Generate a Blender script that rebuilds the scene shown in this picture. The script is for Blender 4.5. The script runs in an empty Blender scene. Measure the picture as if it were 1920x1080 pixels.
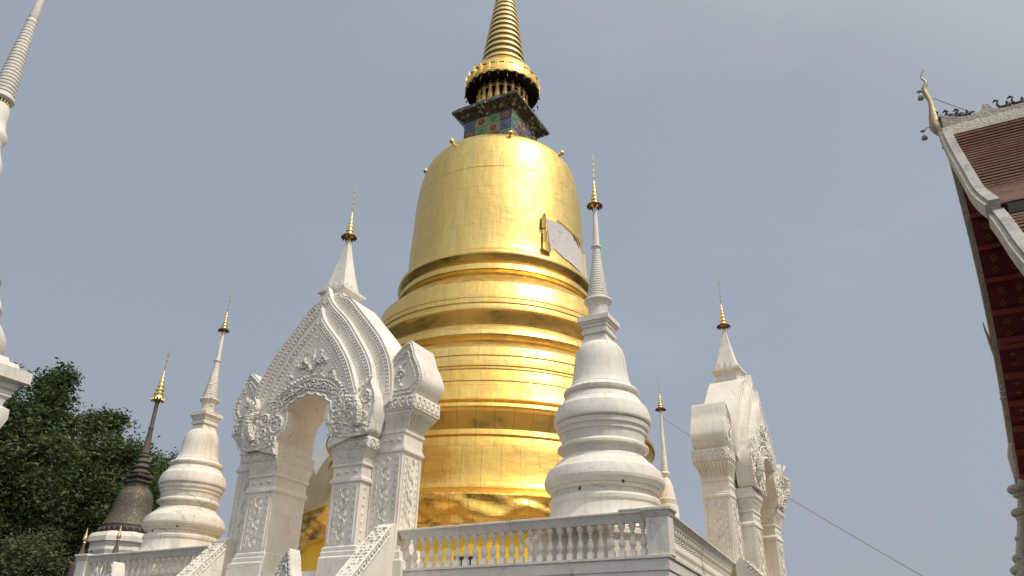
import bpy, math, random
from mathutils import Vector, Matrix
random.seed(11)
PI = math.pi; R = math.radians
S = bpy.context.scene
COL = S.collection

# ------------------------------------------------------------------ camera
F_PX, PITCH, ROLL, EYE = 1480.0, R(26.9), R(1.2), 1.6
up = Vector((math.sin(ROLL)*math.cos(PITCH), math.cos(ROLL)*math.cos(PITCH), -math.sin(PITCH)))
fwd = Vector((0, 0, -1)) - up*math.sin(PITCH); fwd.normalize()
rgt = fwd.cross(up)
ROT = Matrix((rgt, fwd, up))                       # camera axes -> world
cd = bpy.data.cameras.new('camera'); cam = bpy.data.objects.new('camera', cd); COL.objects.link(cam)
cd.sensor_width = 36; cd.lens = F_PX/1920*36; cd.clip_start = .1; cd.clip_end = 3000
cam.matrix_world = Matrix.Translation((0, 0, EYE)) @ ROT.to_4x4()
S.camera = cam
S.cycles.max_bounces = 12; S.cycles.glossy_bounces = 10; S.cycles.diffuse_bounces = 6
S.render.resolution_x, S.render.resolution_y = 1024, 576

# ------------------------------------------------------------------ sun and sky
SUN_AZ, SUN_EL = 128.0, 55.0
w = bpy.data.worlds.new('World'); S.world = w; w.use_nodes = True
nt = w.node_tree; nt.nodes.clear()
def wn(t, **k):
    n = nt.nodes.new(t)
    for a, b in k.items(): setattr(n, a, b)
    return n
sky = wn('ShaderNodeTexSky', sky_type='NISHITA', sun_disc=False)
sky.sun_elevation = R(SUN_EL); sky.sun_rotation = R(SUN_AZ)
sky.air_density = 1.3; sky.dust_density = 6.0; sky.ozone_density = 2.0; sky.altitude = 300
hs = wn('ShaderNodeHueSaturation'); hs.inputs['Saturation'].default_value = .55; hs.inputs['Value'].default_value = .8
tcn = wn('ShaderNodeTexCoord'); mp = wn('ShaderNodeMapping'); mp.inputs['Scale'].default_value = (1.1, 1.1, 3.2)
mp.inputs['Location'].default_value = (.4, .2, .1)
cl = wn('ShaderNodeTexNoise'); cl.inputs['Scale'].default_value = 1.6; cl.inputs['Detail'].default_value = 7; cl.inputs['Roughness'].default_value = .62
cr = wn('ShaderNodeMapRange'); cr.inputs['From Min'].default_value = .48; cr.inputs['From Max'].default_value = .78
cr.inputs['To Min'].default_value = 0; cr.inputs['To Max'].default_value = .5
veil = wn('ShaderNodeMix', data_type='RGBA'); veil.inputs['Factor'].default_value = .84
veil.inputs[7].default_value = (2.97, 3.40, 4.03, 1)
mx = wn('ShaderNodeMix', data_type='RGBA'); mx.inputs[7].default_value = (4.5, 4.8, 5.3, 1)
bg = wn('ShaderNodeBackground'); bg.inputs['Strength'].default_value = .1
wo = wn('ShaderNodeOutputWorld')
L = nt.links.new
L(sky.outputs[0], hs.inputs['Color']); L(hs.outputs[0], veil.inputs[6])
L(tcn.outputs['Generated'], mp.inputs[0]); L(mp.outputs[0], cl.inputs['Vector']); L(cl.outputs[0], cr.inputs['Value'])
sx = wn('ShaderNodeSeparateXYZ'); L(tcn.outputs['Generated'], sx.inputs[0])
gx = wn('ShaderNodeMapRange'); gx.inputs['From Min'].default_value = -.3; gx.inputs['From Max'].default_value = .5; gx.inputs['To Min'].default_value = .1; gx.inputs['To Max'].default_value = 1.
ga = wn('ShaderNodeMath', operation='ADD'); ga.inputs[1].default_value = .14
gm = wn('ShaderNodeMath', operation='MULTIPLY'); L(sx.outputs[0], gx.inputs['Value']); L(cr.outputs[0], ga.inputs[0]); L(ga.outputs[0], gm.inputs[0]); L(gx.outputs[0], gm.inputs[1])
L(veil.outputs[2], mx.inputs[6]); L(gm.outputs[0], mx.inputs['Factor']); # hazy aureole round the sun and a brighter sunward half of the sky
def wm(op, a, b=0., c=False):
    x = wn('ShaderNodeMath', operation=op, use_clamp=c)
    for i, q_ in ((0, a), (1, b)):
        if isinstance(q_, (int, float)): x.inputs[i].default_value = q_
        else: L(q_, x.inputs[i])
    return x.outputs[0]
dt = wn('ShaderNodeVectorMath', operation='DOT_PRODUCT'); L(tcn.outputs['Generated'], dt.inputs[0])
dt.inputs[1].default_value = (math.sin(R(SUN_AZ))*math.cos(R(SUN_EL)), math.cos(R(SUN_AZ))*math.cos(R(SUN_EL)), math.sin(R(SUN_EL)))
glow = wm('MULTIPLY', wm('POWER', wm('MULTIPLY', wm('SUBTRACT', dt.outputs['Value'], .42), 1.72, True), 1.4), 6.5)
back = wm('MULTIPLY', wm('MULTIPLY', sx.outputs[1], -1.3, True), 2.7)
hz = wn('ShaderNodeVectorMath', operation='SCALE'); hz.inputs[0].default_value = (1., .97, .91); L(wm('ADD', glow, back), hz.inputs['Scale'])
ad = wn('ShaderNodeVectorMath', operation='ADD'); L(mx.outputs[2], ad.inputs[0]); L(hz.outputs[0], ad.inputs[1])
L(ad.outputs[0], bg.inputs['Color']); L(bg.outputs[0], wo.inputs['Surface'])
sd = bpy.data.lights.new('sun', 'SUN'); sd.energy = 2.2; sd.angle = R(1.2); sd.color = (1, .90, .76)
sun = bpy.data.objects.new('sun', sd); COL.objects.link(sun)
sv = Vector((math.sin(R(SUN_AZ))*math.cos(R(SUN_EL)), math.cos(R(SUN_AZ))*math.cos(R(SUN_EL)), math.sin(R(SUN_EL))))
sun.rotation_euler = sv.to_track_quat('Z', 'Y').to_euler()
S.view_settings.view_transform = 'Standard'; S.view_settings.look = 'None'
S.view_settings.exposure = 0.25; S.view_settings.gamma = 1

def at(x, y, D):
    """world point seen at photograph pixel (x, y), D metres away along the ground"""
    d = ROT @ Vector((x-960, 540-y, -F_PX)); k = D/math.hypot(d.x, d.y)
    return Vector((d.x*k, d.y*k, d.z*k + EYE))

# ------------------------------------------------------------------ mesh builder
class MB:
    def __init__(s): s.v = []; s.f = []; s.m = []; s.T = None; s.mi = 0
    def add(s, vs, fs):
        o = len(s.v)
        for p in vs:
            p = Vector(p)
            s.v.append(tuple(s.T @ p) if s.T else tuple(p))
        for f in fs: s.f.append(tuple(i+o for i in f)); s.m.append(s.mi)
    def box(s, x0, x1, y0, y1, z0, z1):
        s.add([(x0,y0,z0),(x1,y0,z0),(x1,y1,z0),(x0,y1,z0),(x0,y0,z1),(x1,y0,z1),(x1,y1,z1),(x0,y1,z1)],
              [(0,3,2,1),(4,5,6,7),(0,1,5,4),(1,2,6,5),(2,3,7,6),(3,0,4,7)])
    def stack(s, x0, x1, y0, y1, prof, ky=1., clamp=None):
        """rectangle lofted upwards; prof = [(z, grow), ...]"""
        vs = []; fs = []
        for z, d in prof:
            a_, b_ = x0-d, x1+d
            if clamp and clamp > 0: a_ = max(a_, clamp)
            if clamp and clamp < 0: b_ = min(b_, clamp)
            vs += [(a_,y0-d*ky,z),(b_,y0-d*ky,z),(b_,y1+d*ky,z),(a_,y1+d*ky,z)]
        for i in range(len(prof)-1):
            a = i*4
            for k in range(4): fs.append((a+k, a+(k+1)%4, a+4+(k+1)%4, a+4+k))
        fs.append((3,2,1,0)); n = len(vs); fs.append((n-4,n-3,n-2,n-1))
        s.add(vs, fs)
    def prism(s, pts, y0, y1):
        """closed outline (x, z) extruded along y"""
        n = len(pts)
        vs = [(x,y0,z) for x,z in pts]+[(x,y1,z) for x,z in pts]
        fs = [tuple(range(n)), tuple(range(2*n-1,n-1,-1))]+[(i,i+n,(i+1)%n+n,(i+1)%n) for i in range(n)]
        s.add(vs, fs)
    def ring_slab(s, outer, inner, y0, y1):
        """slab between two open curves with the same number of points"""
        n = len(outer); vs = []
        for c in (outer, inner):
            for y in (y0, y1): vs += [(x,y,z) for x,z in c]
        O0, O1, I0, I1 = 0, n, 2*n, 3*n; fs = []
        for i in range(n-1):
            fs += [(O0+i,O0+i+1,I0+i+1,I0+i),(O1+i,I1+i,I1+i+1,O1+i+1),(O0+i,O1+i,O1+i+1,O0+i+1),(I0+i,I0+i+1,I1+i+1,I1+i)]
        for i in (0, n-1): fs.append((O0+i,I0+i,I1+i,O1+i))
        s.add(vs, fs)
    def lathe(s, prof, seg=48, c=(0,0), wob=None, a0=0, a1=2*PI, sy=1):
        """prof = [(z, r), ...] from top to bottom"""
        full = abs(a1-a0-2*PI) < 1e-6; nc = seg if full else seg+1
        vs = []; fs = []
        for z, r in prof:
            for k in range(nc):
                a = a0+(a1-a0)*k/seg; q = r+(wob(a,z) if wob else 0)
                vs.append((c[0]+q*math.cos(a), c[1]+q*math.sin(a)*sy, z))
        for i in range(len(prof)-1):
            for k in range(seg):
                k2 = (k+1)%nc; a = i*nc
                fs.append((a+k, a+nc+k, a+nc+k2, a+k2))
        if full:
            if prof[0][1] > 1e-4: fs.append(tuple(range(nc)))
            if prof[-1][1] > 1e-4: n = len(vs); fs.append(tuple(range(n-1, n-nc-1, -1)))
        s.add(vs, fs)
    def ball(s, c, r, u=7, v=5, sc=(1,1,1)):
        c = Vector(c); vs = [(c.x,c.y,c.z+r*sc[2])]; fs = []
        for i in range(1, v):
            t = PI*i/v
            for k in range(u):
                a = 2*PI*k/u; vs.append((c.x+r*sc[0]*math.sin(t)*math.cos(a), c.y+r*sc[1]*math.sin(t)*math.sin(a), c.z+r*sc[2]*math.cos(t)))
        vs.append((c.x,c.y,c.z-r*sc[2])); n = len(vs)-1
        for k in range(u):
            fs.append((0,1+k,1+(k+1)%u)); fs.append((n, n-u+(k+1)%u, n-u+k))
            for i in range(v-2): a = 1+i*u; fs.append((a+k, a+u+k, a+u+(k+1)%u, a+(k+1)%u))
        s.add(vs, fs)
    def tube(s, pts, rad, seg=6, flat=1.0):
        pts = [Vector(p) for p in pts]; n = len(pts); vs = []; fs = []
        rr = rad if isinstance(rad, (list, tuple)) else [rad]*n
        pu = None
        for i, p in enumerate(pts):
            d = (pts[min(i+1,n-1)]-pts[max(i-1,0)]); d = d.normalized() if d.length > 1e-9 else Vector((0,0,1))
            if pu is None: pu = d.orthogonal().normalized()
            pu = (pu-d*pu.dot(d)); pu = pu.normalized() if pu.length > 1e-6 else d.orthogonal().normalized()
            b = d.cross(pu)
            for k in range(seg):
                a = 2*PI*k/seg; vs.append(p+pu*math.cos(a)*rr[i]+b*math.sin(a)*rr[i]*flat)
        for i in range(n-1):
            for k in range(seg): a = i*seg; fs.append((a+k, a+(k+1)%seg, a+seg+(k+1)%seg, a+seg+k))
        fs.append(tuple(range(seg-1,-1,-1))); fs.append(tuple(range((n-1)*seg, n*seg)))
        s.add(vs, fs)
    def build(s, name, mat, parent=None, ang=35):
        me = bpy.data.meshes.new(name); me.from_pydata(s.v, [], s.f)
        for m in (mat if isinstance(mat, (list, tuple)) else [mat]): me.materials.append(m)
        if any(s.m): me.polygons.foreach_set('material_index', s.m)
        me.validate()
        if ang:
            me.shade_smooth(); me.set_sharp_from_angle(angle=R(ang))
        me.update()
        o = bpy.data.objects.new(name, me); COL.objects.link(o)
        if parent: o.parent = parent
        return o

def tag(o, label=None, cat=None, group=None, kind=None):
    for k, v in (('label', label), ('category', cat), ('group', group), ('kind', kind)):
        if v: o[k] = v
    return o
def thing(name, loc, rz=0, label=None, cat=None, group=None):
    o = bpy.data.objects.new(name, None); COL.objects.link(o); o.empty_display_size = .3
    o.location = loc; o.rotation_euler = (0, 0, rz)
    return tag(o, label, cat, group)
def copy_tree(o, parent=None):
    c = o.copy(); COL.objects.link(c); c.parent = parent
    for ch in list(o.children): copy_tree(ch, c)
    return c
def smooth(pts, n=6):
    """Catmull-Rom through the points"""
    out = []; m = len(pts)
    for i in range(m-1):
        p = [Vector(pts[max(0,min(m-1,j))]) for j in (i-1,i,i+1,i+2)]
        for k in range(n):
            t = k/n
            out.append(.5*((2*p[1])+(-p[0]+p[2])*t+(2*p[0]-5*p[1]+4*p[2]-p[3])*t*t+(-p[0]+3*p[1]-3*p[2]+p[3])*t**3))
    out.append(Vector(pts[-1]))
    return out
def resample(pts, n):
    pts = [Vector(p) for p in pts]; L_ = [0]
    for a, b in zip(pts, pts[1:]): L_.append(L_[-1]+(b-a).length)
    out = []; j = 0
    for i in range(n):
        t = L_[-1]*i/(n-1)
        while j < len(pts)-2 and L_[j+1] < t: j += 1
        sg = L_[j+1]-L_[j]; out.append(pts[j].lerp(pts[j+1], 0 if sg == 0 else (t-L_[j])/sg))
    return out

# ------------------------------------------------------------------ materials
def mat(name, base, rough=.7, metal=0.0, build=None):
    m = bpy.data.materials.new(name); m.use_nodes = True
    b = m.node_tree.nodes['Principled BSDF']
    b.inputs['Base Color'].default_value = (*base, 1); b.inputs['Roughness'].default_value = rough; b.inputs['Metallic'].default_value = metal
    if build: build(m.node_tree, b)
    return m
class N:
    """tiny node helper"""
    def __init__(s, t): s.t = t
    def n(s, ty, ins=None, **k):
        x = s.t.nodes.new(ty)
        for a, b in k.items(): setattr(x, a, b)
        for a, b in (ins or {}).items():
            if isinstance(b, bpy.types.NodeSocket): s.t.links.new(b, x.inputs[a])
            else: x.inputs[a].default_value = b
        return x
    def obj(s): return s.n('ShaderNodeTexCoord').outputs['Object']
    def noise(s, v, scale, detail=4, rough=.55): return s.n('ShaderNodeTexNoise', {'Vector': v, 'Scale': scale, 'Detail': detail, 'Roughness': rough}).outputs[0]
    def rng(s, v, a, b, c=0., d=1.): return s.n('ShaderNodeMapRange', {'Value': v, 'From Min': a, 'From Max': b, 'To Min': c, 'To Max': d}).outputs[0]
    def mix(s, f, a, b): 
        x = s.n('ShaderNodeMix', {'Factor': f}, data_type='RGBA')
        for i, q in ((6, a), (7, b)):
            if isinstance(q, bpy.types.NodeSocket): s.t.links.new(q, x.inputs[i])
            else: x.inputs[i].default_value = (*q, 1)
        return x.outputs[2]
    def math(s, op, a, b=0.): return s.n('ShaderNodeMath', {0: a, 1: b}, operation=op).outputs[0]
    def scaled(s, v, sc): return s.n('ShaderNodeMapping', {'Vector': v, 'Scale': sc}).outputs[0]
    def bump(s, h, dist, strength=1., normal=None):
        d = {'Height': h, 'Distance': dist, 'Strength': strength}
        if normal: d['Normal'] = normal
        return s.n('ShaderNodeBump', d).outputs[0]

def plaster(base, dirt, dirt_amt=.5, crack=0., carve=0., carve_sc=7.):
    def f(t, b):
        g = N(t); v = g.obj()
        big = g.rng(g.noise(v, .9, 5), .38, .68)
        streak = g.rng(g.noise(g.scaled(v, (5, 5, .55)), 1.6, 5, .6), .5, .75)
        d = g.math('MULTIPLY', g.math('ADD', g.math('MULTIPLY', big, .5), g.math('MULTIPLY', streak, .6)), dirt_amt)
        c = g.mix(d, base, dirt)
        spot = g.rng(g.noise(v, 14, 3), .66, .74, 0, .35*dirt_amt)
        c = g.mix(spot, c, tuple(x*.45 for x in dirt))
        h = g.math('ADD', g.math('MULTIPLY', g.noise(v, 2.2, 4), .5), g.math('MULTIPLY', g.noise(v, 22, 3), .12))
        nrm = g.bump(h, .05, .6)
        if crack:
            vo = g.n('ShaderNodeTexVoronoi', {'Vector': g.n('ShaderNodeVectorMath', {0: g.scaled(v, (1, 1, 2.4)), 1: g.n('ShaderNodeVectorMath', {0: g.n('ShaderNodeTexNoise', {'Vector': v, 'Scale': 3.}).outputs[1], 1: (.5, .5, .5)}, operation='MULTIPLY').outputs[0]}, operation='ADD').outputs[0], 'Scale': .55}, feature='DISTANCE_TO_EDGE')
            ln = g.rng(vo.outputs[0], .0, .012, 1, 0)
            ln = g.math('MULTIPLY', ln, g.rng(g.noise(v, .8, 3), .5, .56, 0, crack))
            c = g.mix(ln, c, (.09, .075, .06))
        if carve:
            vo = g.n('ShaderNodeTexVoronoi', {'Vector': v, 'Scale': carve_sc}, feature='SMOOTH_F1')
            wv = g.n('ShaderNodeTexWave', {'Vector': v, 'Scale': carve_sc*.35, 'Distortion': 9., 'Detail': 2., 'Detail Scale': 1.4}, wave_type='RINGS')
            hh = g.math('ADD', g.rng(vo.outputs[0], .15, .5, 1, 0), g.math('MULTIPLY', wv.outputs[1], .5))
            nrm = g.bump(hh, carve, .9, nrm)
            c = g.mix(g.math('MULTIPLY', g.rng(hh, .1, .5, 1, 0), .35), c, dirt)
        t.links.new(c, b.inputs['Base Color']); t.links.new(nrm, b.inputs['Normal'])
    return f
WH = (.80, .755, .68); DI = (.47, .41, .335)
M_white = mat('white_plaster', WH, .8, 0, plaster(WH, DI, .62, .4))
M_wall = mat('terrace_plaster', (.7,.66,.59), .85, 0, plaster((.80,.75,.67), (.48,.42,.34), .5, .7))
M_old = mat('stained_plaster', (.70,.645,.55), .8, 0, plaster((.80,.75,.67), (.42,.34,.24), .75, 1.))
M_carved = mat('carved_plaster', WH, .8, 0, plaster((.78,.735,.66), (.48,.43,.36), .45, 0, .02, 9.))
M_carved_fine = mat('finely_carved_plaster', WH, .8, 0, plaster((.78,.735,.66), (.50,.45,.38), .45, 0, .010, 13.))
M_cream = mat('cream_stucco', (.52,.46,.36), .7, 0, plaster((.54,.49,.40), (.25,.21,.17), .8, 0, .008, 14.))
M_darkstone = mat('weathered_dark_plaster', (.11,.09,.07), .7, 0, plaster((.13,.105,.08), (.05,.042,.035), .9))
def mottled_gold(t, b):
    g = N(t); v = g.obj()
    f = g.rng(g.noise(v, 11, 7, .75), .52, .66)
    t.links.new(g.mix(f, (.085,.068,.052), (.38,.29,.15)), b.inputs['Base Color'])
    t.links.new(g.math('MULTIPLY', f, .7), b.inputs['Metallic']); t.links.new(g.bump(g.noise(v, 9, 4), .03, .7), b.inputs['Normal'])
M_mottled = mat('flaking_gilt', (.1,.08,.06), .6, 0, mottled_gold)

def sheet_gold(base, seam=1., wr=1., panel=(.62, 1.25), rough=.3, wscale=1.):
    def f(t, b):
        g = N(t); v = g.obj()
        sp = g.n('ShaderNodeSeparateXYZ', {0: v})
        ang = g.math('ARCTAN2', sp.outputs[1], sp.outputs[0])
        u = g.math('MULTIPLY', ang, 5.0)
        uv = g.n('ShaderNodeCombineXYZ', {0: u, 1: sp.outputs[2], 2: 0.}).outputs[0]
        br = g.n('ShaderNodeTexBrick', {'Vector': uv, 'Scale': 1., 'Mortar Size': .012, 'Mortar Smooth': .4, 'Bias': 0., 'Brick Width': panel[0], 'Row Height': panel[1],
                 'Color1': (1,1,1,1), 'Color2': (.0,.0,.0,1), 'Mortar': (.5,.5,.5,1)}, offset=.37)
        tone = g.n('ShaderNodeSeparateColor', {0: br.outputs[0]}).outputs[0]
        n1 = g.noise(g.scaled(v, (1,1,.35)), 1.1*wscale, 3)
        n2 = g.noise(g.scaled(v, (1,1,1.8)), 2.2*wscale, 3, .5)
        n3 = g.noise(g.scaled(uv, (6,.7,1)), 1.5, 3)
        tn = g.math('ADD', g.math('MULTIPLY', tone, .26), g.math('MULTIPLY', g.rng(n1, .3, .7), .25))
        c = g.mix(tn, base, (base[0]*1.04, base[1]*.86, base[2]*.55))
        c = g.mix(g.math('MULTIPLY', br.outputs[1], .5*seam), c, tuple(x*.45 for x in base))
        st = g.rng(g.noise(g.scaled(uv, (3,.25,1)), 1.7, 4), .6, .8, 0, .25)
        c = g.mix(st, c, tuple(x*.7 for x in base))
        h = g.math('ADD', g.math('MULTIPLY', n1, .60), g.math('MULTIPLY', n2, .22))
        h = g.math('ADD', h, g.math('MULTIPLY', n3, .05))
        h = g.math('ADD', h, g.math('MULTIPLY', br.outputs[1], -.012*seam))
        h = g.math('ADD', h, g.math('MULTIPLY', tone, .006))
        t.links.new(c, b.inputs['Base Color'])
        t.links.new(g.rng(n2, .3, .7, rough-.05, rough+.1), b.inputs['Roughness'])
        t.links.new(g.bump(h, .10*wr, .8), b.inputs['Normal'])
    return f
GB = (.86,.66,.27)
M_gold_bell = mat('gold_sheet_of_bell', GB, .3, 1, sheet_gold((.80,.605,.225), 1., 1.2, (.62, 1.9), .42))
M_gold_ring = mat('gold_sheet_of_rings', GB, .25, 1, sheet_gold((.83,.60,.21), .8, .9, (.9, 3.), .38, 1.1))
M_gold_drum = mat('gold_sheet_of_drum', GB, .25, 1, sheet_gold((.83,.565,.165), 1., 1., (.5, 2.2), .38, .9))
M_gold_skirt = mat('wrinkled_gold_sheet', GB, .3, 1, sheet_gold((.86,.54,.13), .9, 1.7, (1.4, .8), .28, 1.))
M_gold = mat('polished_gold', (.86,.65,.29), .38, 1)
M_gold_dull = mat('dull_gold', (.55,.38,.14), .45, 1)
M_gold_dark = mat('tarnished_gold', (.42,.30,.12), .5, .7)
M_dark = mat('dark_bronze', (.035,.028,.024), .5, .3)
M_umb = mat('dark_red_lacquer', (.10,.028,.022), .5)
M_black = mat('black_metal', (.015,.015,.016), .5)
M_grey = mat('grey_patina', (.20,.22,.25), .6)
def cloth(t, b):
    g = N(t); v = g.obj()
    sp = g.n('ShaderNodeSeparateXYZ', {0: v}); ang = g.math('ARCTAN2', sp.outputs[1], sp.outputs[0])
    uv = g.n('ShaderNodeCombineXYZ', {0: g.math('MULTIPLY', ang, 9.), 1: g.math('MULTIPLY', sp.outputs[2], .3), 2: 0.}).outputs[0]
    n = g.noise(uv, 1.6, 4)
    t.links.new(g.mix(n, (.62,.40,.02), (.74,.50,.04)), b.inputs['Base Color']); t.links.new(g.bump(n, .15, .7), b.inputs['Normal'])
M_cloth = mat('yellow_cloth', (.7,.45,.03), .8, 0, cloth)
def bare(t, b):
    g = N(t); v = g.obj()
    f = g.rng(g.noise(v, 3.4, 5, .65), .56, .66, 0, .6)
    t.links.new(g.mix(f, (.60,.56,.53), (.34,.31,.29)), b.inputs['Base Color']); t.links.new(g.bump(g.noise(v, 8, 4), .04, .6), b.inputs['Normal'])
M_bare = mat('bare_grey_plaster', (.6,.56,.53), .9, 0, bare)
def mosaic(t, b):
    g = N(t); v = g.obj()
    vo = g.n('ShaderNodeTexVoronoi', {'Vector': v, 'Scale': 7.})
    sp = g.n('ShaderNodeSeparateColor', {0: vo.outputs[1]})
    c = g.mix(g.rng(sp.outputs[0], .35, .5), (.035,.028,.022), (.085,.066,.045))
    c = g.mix(g.rng(sp.outputs[1], .86, .9), c, (.30,.30,.28)); c = g.mix(g.rng(sp.outputs[2], .84, .88), c, (.05,.11,.055)); c = g.mix(g.rng(sp.outputs[0], .9, .92), c, (.11,.04,.04))
    t.links.new(c, b.inputs['Base Color']); t.links.new(g.bump(vo.outputs[0], .04, .8), b.inputs['Normal'])
M_mosaic = mat('dark_glass_mosaic', (.08,.06,.05), .35, 0, mosaic)
M_tile_blue = mat('blue_glazed_tile', (.09,.12,.24), .45); M_tile_green = mat('green_glazed_tile', (.11,.27,.09), .45)
M_tile_orange = mat('ochre_glazed_tile', (.34,.22,.07), .45); M_tile_red = mat('maroon_glazed_tile', (.12,.05,.06), .45)
M_grout = mat('pale_grout', (.42,.40,.36), .7)
def leafmat(a, b_, n):
    def f(t, b):
        g = N(t); v = g.obj()
        c = g.mix(g.rng(g.noise(v, .55, 4), .35, .65), a, b_)
        c = g.mix(g.rng(g.noise(v, 6., 2), .55, .75, 0, .55), c, (b_[0]*1.7, b_[1]*1.5, b_[2]*1.1))
        t.links.new(c, b.inputs['Base Color'])
        tr = t.nodes.new('ShaderNodeBsdfTranslucent'); t.links.new(c, tr.inputs[0])
        ms = t.nodes.new('ShaderNodeMixShader'); ms.inputs[0].default_value = .3
        t.links.new(b.outputs[0], ms.inputs[1]); t.links.new(tr.outputs[0], ms.inputs[2]); t.links.new(ms.outputs[0], t.nodes['Material Output'].inputs[0])
    return mat(n, a, .6, 0, f)
M_leaf = leafmat((.030,.060,.018), (.060,.105,.030), 'dark_green_leaves')
M_leaf2 = leafmat((.045,.075,.020), (.085,.125,.035), 'mid_green_leaves')
M_leaf4 = leafmat((.06,.10,.025), (.12,.165,.045), 'young_green_leaves')
M_leaf3 = leafmat((.085,.062,.028), (.050,.072,.025), 'brownish_leaves')
def bark(t, b):
    g = N(t); v = g.obj(); n = g.noise(g.scaled(v, (4,4,.8)), 3, 5)
    t.links.new(g.mix(n, (.07,.055,.04), (.20,.165,.13)), b.inputs['Base Color']); t.links.new(g.bump(n, .05, .8), b.inputs['Normal'])
M_bark = mat('bark', (.12,.09,.07), .9, 0, bark)
def paving(t, b):
    g = N(t); v = g.obj()
    br = g.n('ShaderNodeTexBrick', {'Vector': v, 'Scale': 1., 'Mortar Size': .012, 'Brick Width': .6, 'Row Height': .6, 'Color1': (.44,.39,.32,1), 'Color2': (.38,.335,.275,1), 'Mortar': (.22,.2,.17,1)}, offset=0.)
    t.links.new(g.mix(g.rng(g.noise(v, .4, 5), .4, .7, 0, .4), br.outputs[0], (.2,.17,.13)), b.inputs['Base Color'])
M_pave = mat('courtyard_paving', (.28,.25,.21), .8, 0, paving)
def rooftiles(t, b):
    g = N(t); v = g.obj()
    sp = g.n('ShaderNodeSeparateXYZ', {0: v})
    uv = g.n('ShaderNodeCombineXYZ', {0: sp.outputs[0], 1: g.math('MULTIPLY', sp.outputs[2], 1.)}).outputs[0]
    vo = g.n('ShaderNodeTexVoronoi', {'Vector': g.scaled(uv, (5., 8., 1.)), 'Scale': 1.})
    s2 = g.n('ShaderNodeSeparateColor', {0: vo.outputs[1]})
    c = g.mix(s2.outputs[0], (.32,.18,.14), (.42,.28,.22)); c = g.mix(g.rng(s2.outputs[1], .45, .8, 0, .8), c, (.40,.33,.28)); c = g.mix(g.rng(g.noise(v, 2.6, 4), .5, .75, 0, .3), c, (.22,.18,.15))
    t.links.new(c, b.inputs['Base Color']); t.links.new(g.bump(g.noise(v, 16, 3), .02, .6), b.inputs['Normal'])
M_tiles = mat('terracotta_roof_tiles', (.25,.11,.07), .75, 0, rooftiles)
def redp(t, b):
    g = N(t); v = g.obj()
    t.links.new(g.mix(g.rng(g.noise(v, 2.5, 4), .4, .7), (.13,.015,.014), (.085,.010,.010)), b.inputs['Base Color'])
M_tile_dark = mat('brown_tile_gap', (.24,.13,.10), .85, 0, plaster((.26,.13,.10), (.15,.10,.08), .9))
M_tile_edge = mat('pale_tile_edges', (.46,.38,.32), .85, 0, plaster((.60,.48,.41), (.40,.24,.19), 1.1))
M_red = mat('dark_red_painted_wood', (.1,.012,.012), .55, 0, redp)
M_redband = mat('faded_red_beam', (.26,.055,.035), .6)
M_diamond = mat('dull_gold_stencil', (.24,.10,.035), .6, 0)
M_wire = mat('grey_cable', (.2,.2,.21), .7)

# ------------------------------------------------------------------ temple axes
AZL, AZR, AZR2 = R(-61.5), R(28.5), R(24.4)
dL = Vector((math.sin(AZL), math.cos(AZL), 0)); dR = Vector((math.sin(AZR), math.cos(AZR), 0)); dR2 = Vector((math.sin(AZR2), math.cos(AZR2), 0))
RZ = R(-28.5)                                   # local x = viewer's right along the front, local y = away
A = Vector((3.46, 17.45, 0))
G = A + dL*10.16
ZF = 4.2                                        # terrace floor
C0 = Vector((-.72, 32.3, 0))

# ------------------------------------------------------------------ ground, terrace
m = MB(); m.lathe([(0, 0.001), (0, 900)], 64)
g_ = m.build('ground', M_pave, None, 0); tag(g_, kind='structure')

def poly_slab(mb, pts, z0, z1):
    n = len(pts); mb.add([(p[0],p[1],z0) for p in pts]+[(p[0],p[1],z1) for p in pts],
        [tuple(range(n-1,-1,-1)), tuple(range(n,2*n))]+[(i,(i+1)%n,(i+1)%n+n,i+n) for i in range(n)])
def grow(pts, d):
    c = sum((Vector(p) for p in pts), Vector((0,0,0)))/len(pts); out = []
    n = len(pts)
    for i in range(n):
        a, b, c_ = Vector(pts[i-1]), Vector(pts[i]), Vector(pts[(i+1)%n])
        e1 = (b-a).normalized(); e2 = (c_-b).normalized()
        n1 = Vector((e1.y,-e1.x,0)); n2 = Vector((e2.y,-e2.x,0))
        out.append(b+(n1+n2)*(d/(1+n1.dot(n2))))
    return out
cA = A; cD = A+dL*19.7; cE = A+dR2*24; cF = cD+dR*25
foot = [cA, cE, cF, cD]                          # counter-clockwise from above
ter = thing('terrace', (0,0,0), 0, 'tall cream plastered terrace wall that carries the golden stupa', 'terrace')
m = MB(); poly_slab(m, grow(foot, -.045), 0, ZF-.1); m.build('wall', M_wall, ter, 0)
m = MB(); poly_slab(m, grow(foot, .015), ZF-.05, ZF); poly_slab(m, grow(foot, -.02), ZF-.3, ZF-.05); m.build('ledge', M_white, ter, 0)
m = MB(); poly_slab(m, grow(foot, .2), 0, .5); poly_slab(m, grow(foot, .12), .5, .75); m.build('plinth', M_wall, ter, 0)

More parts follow.
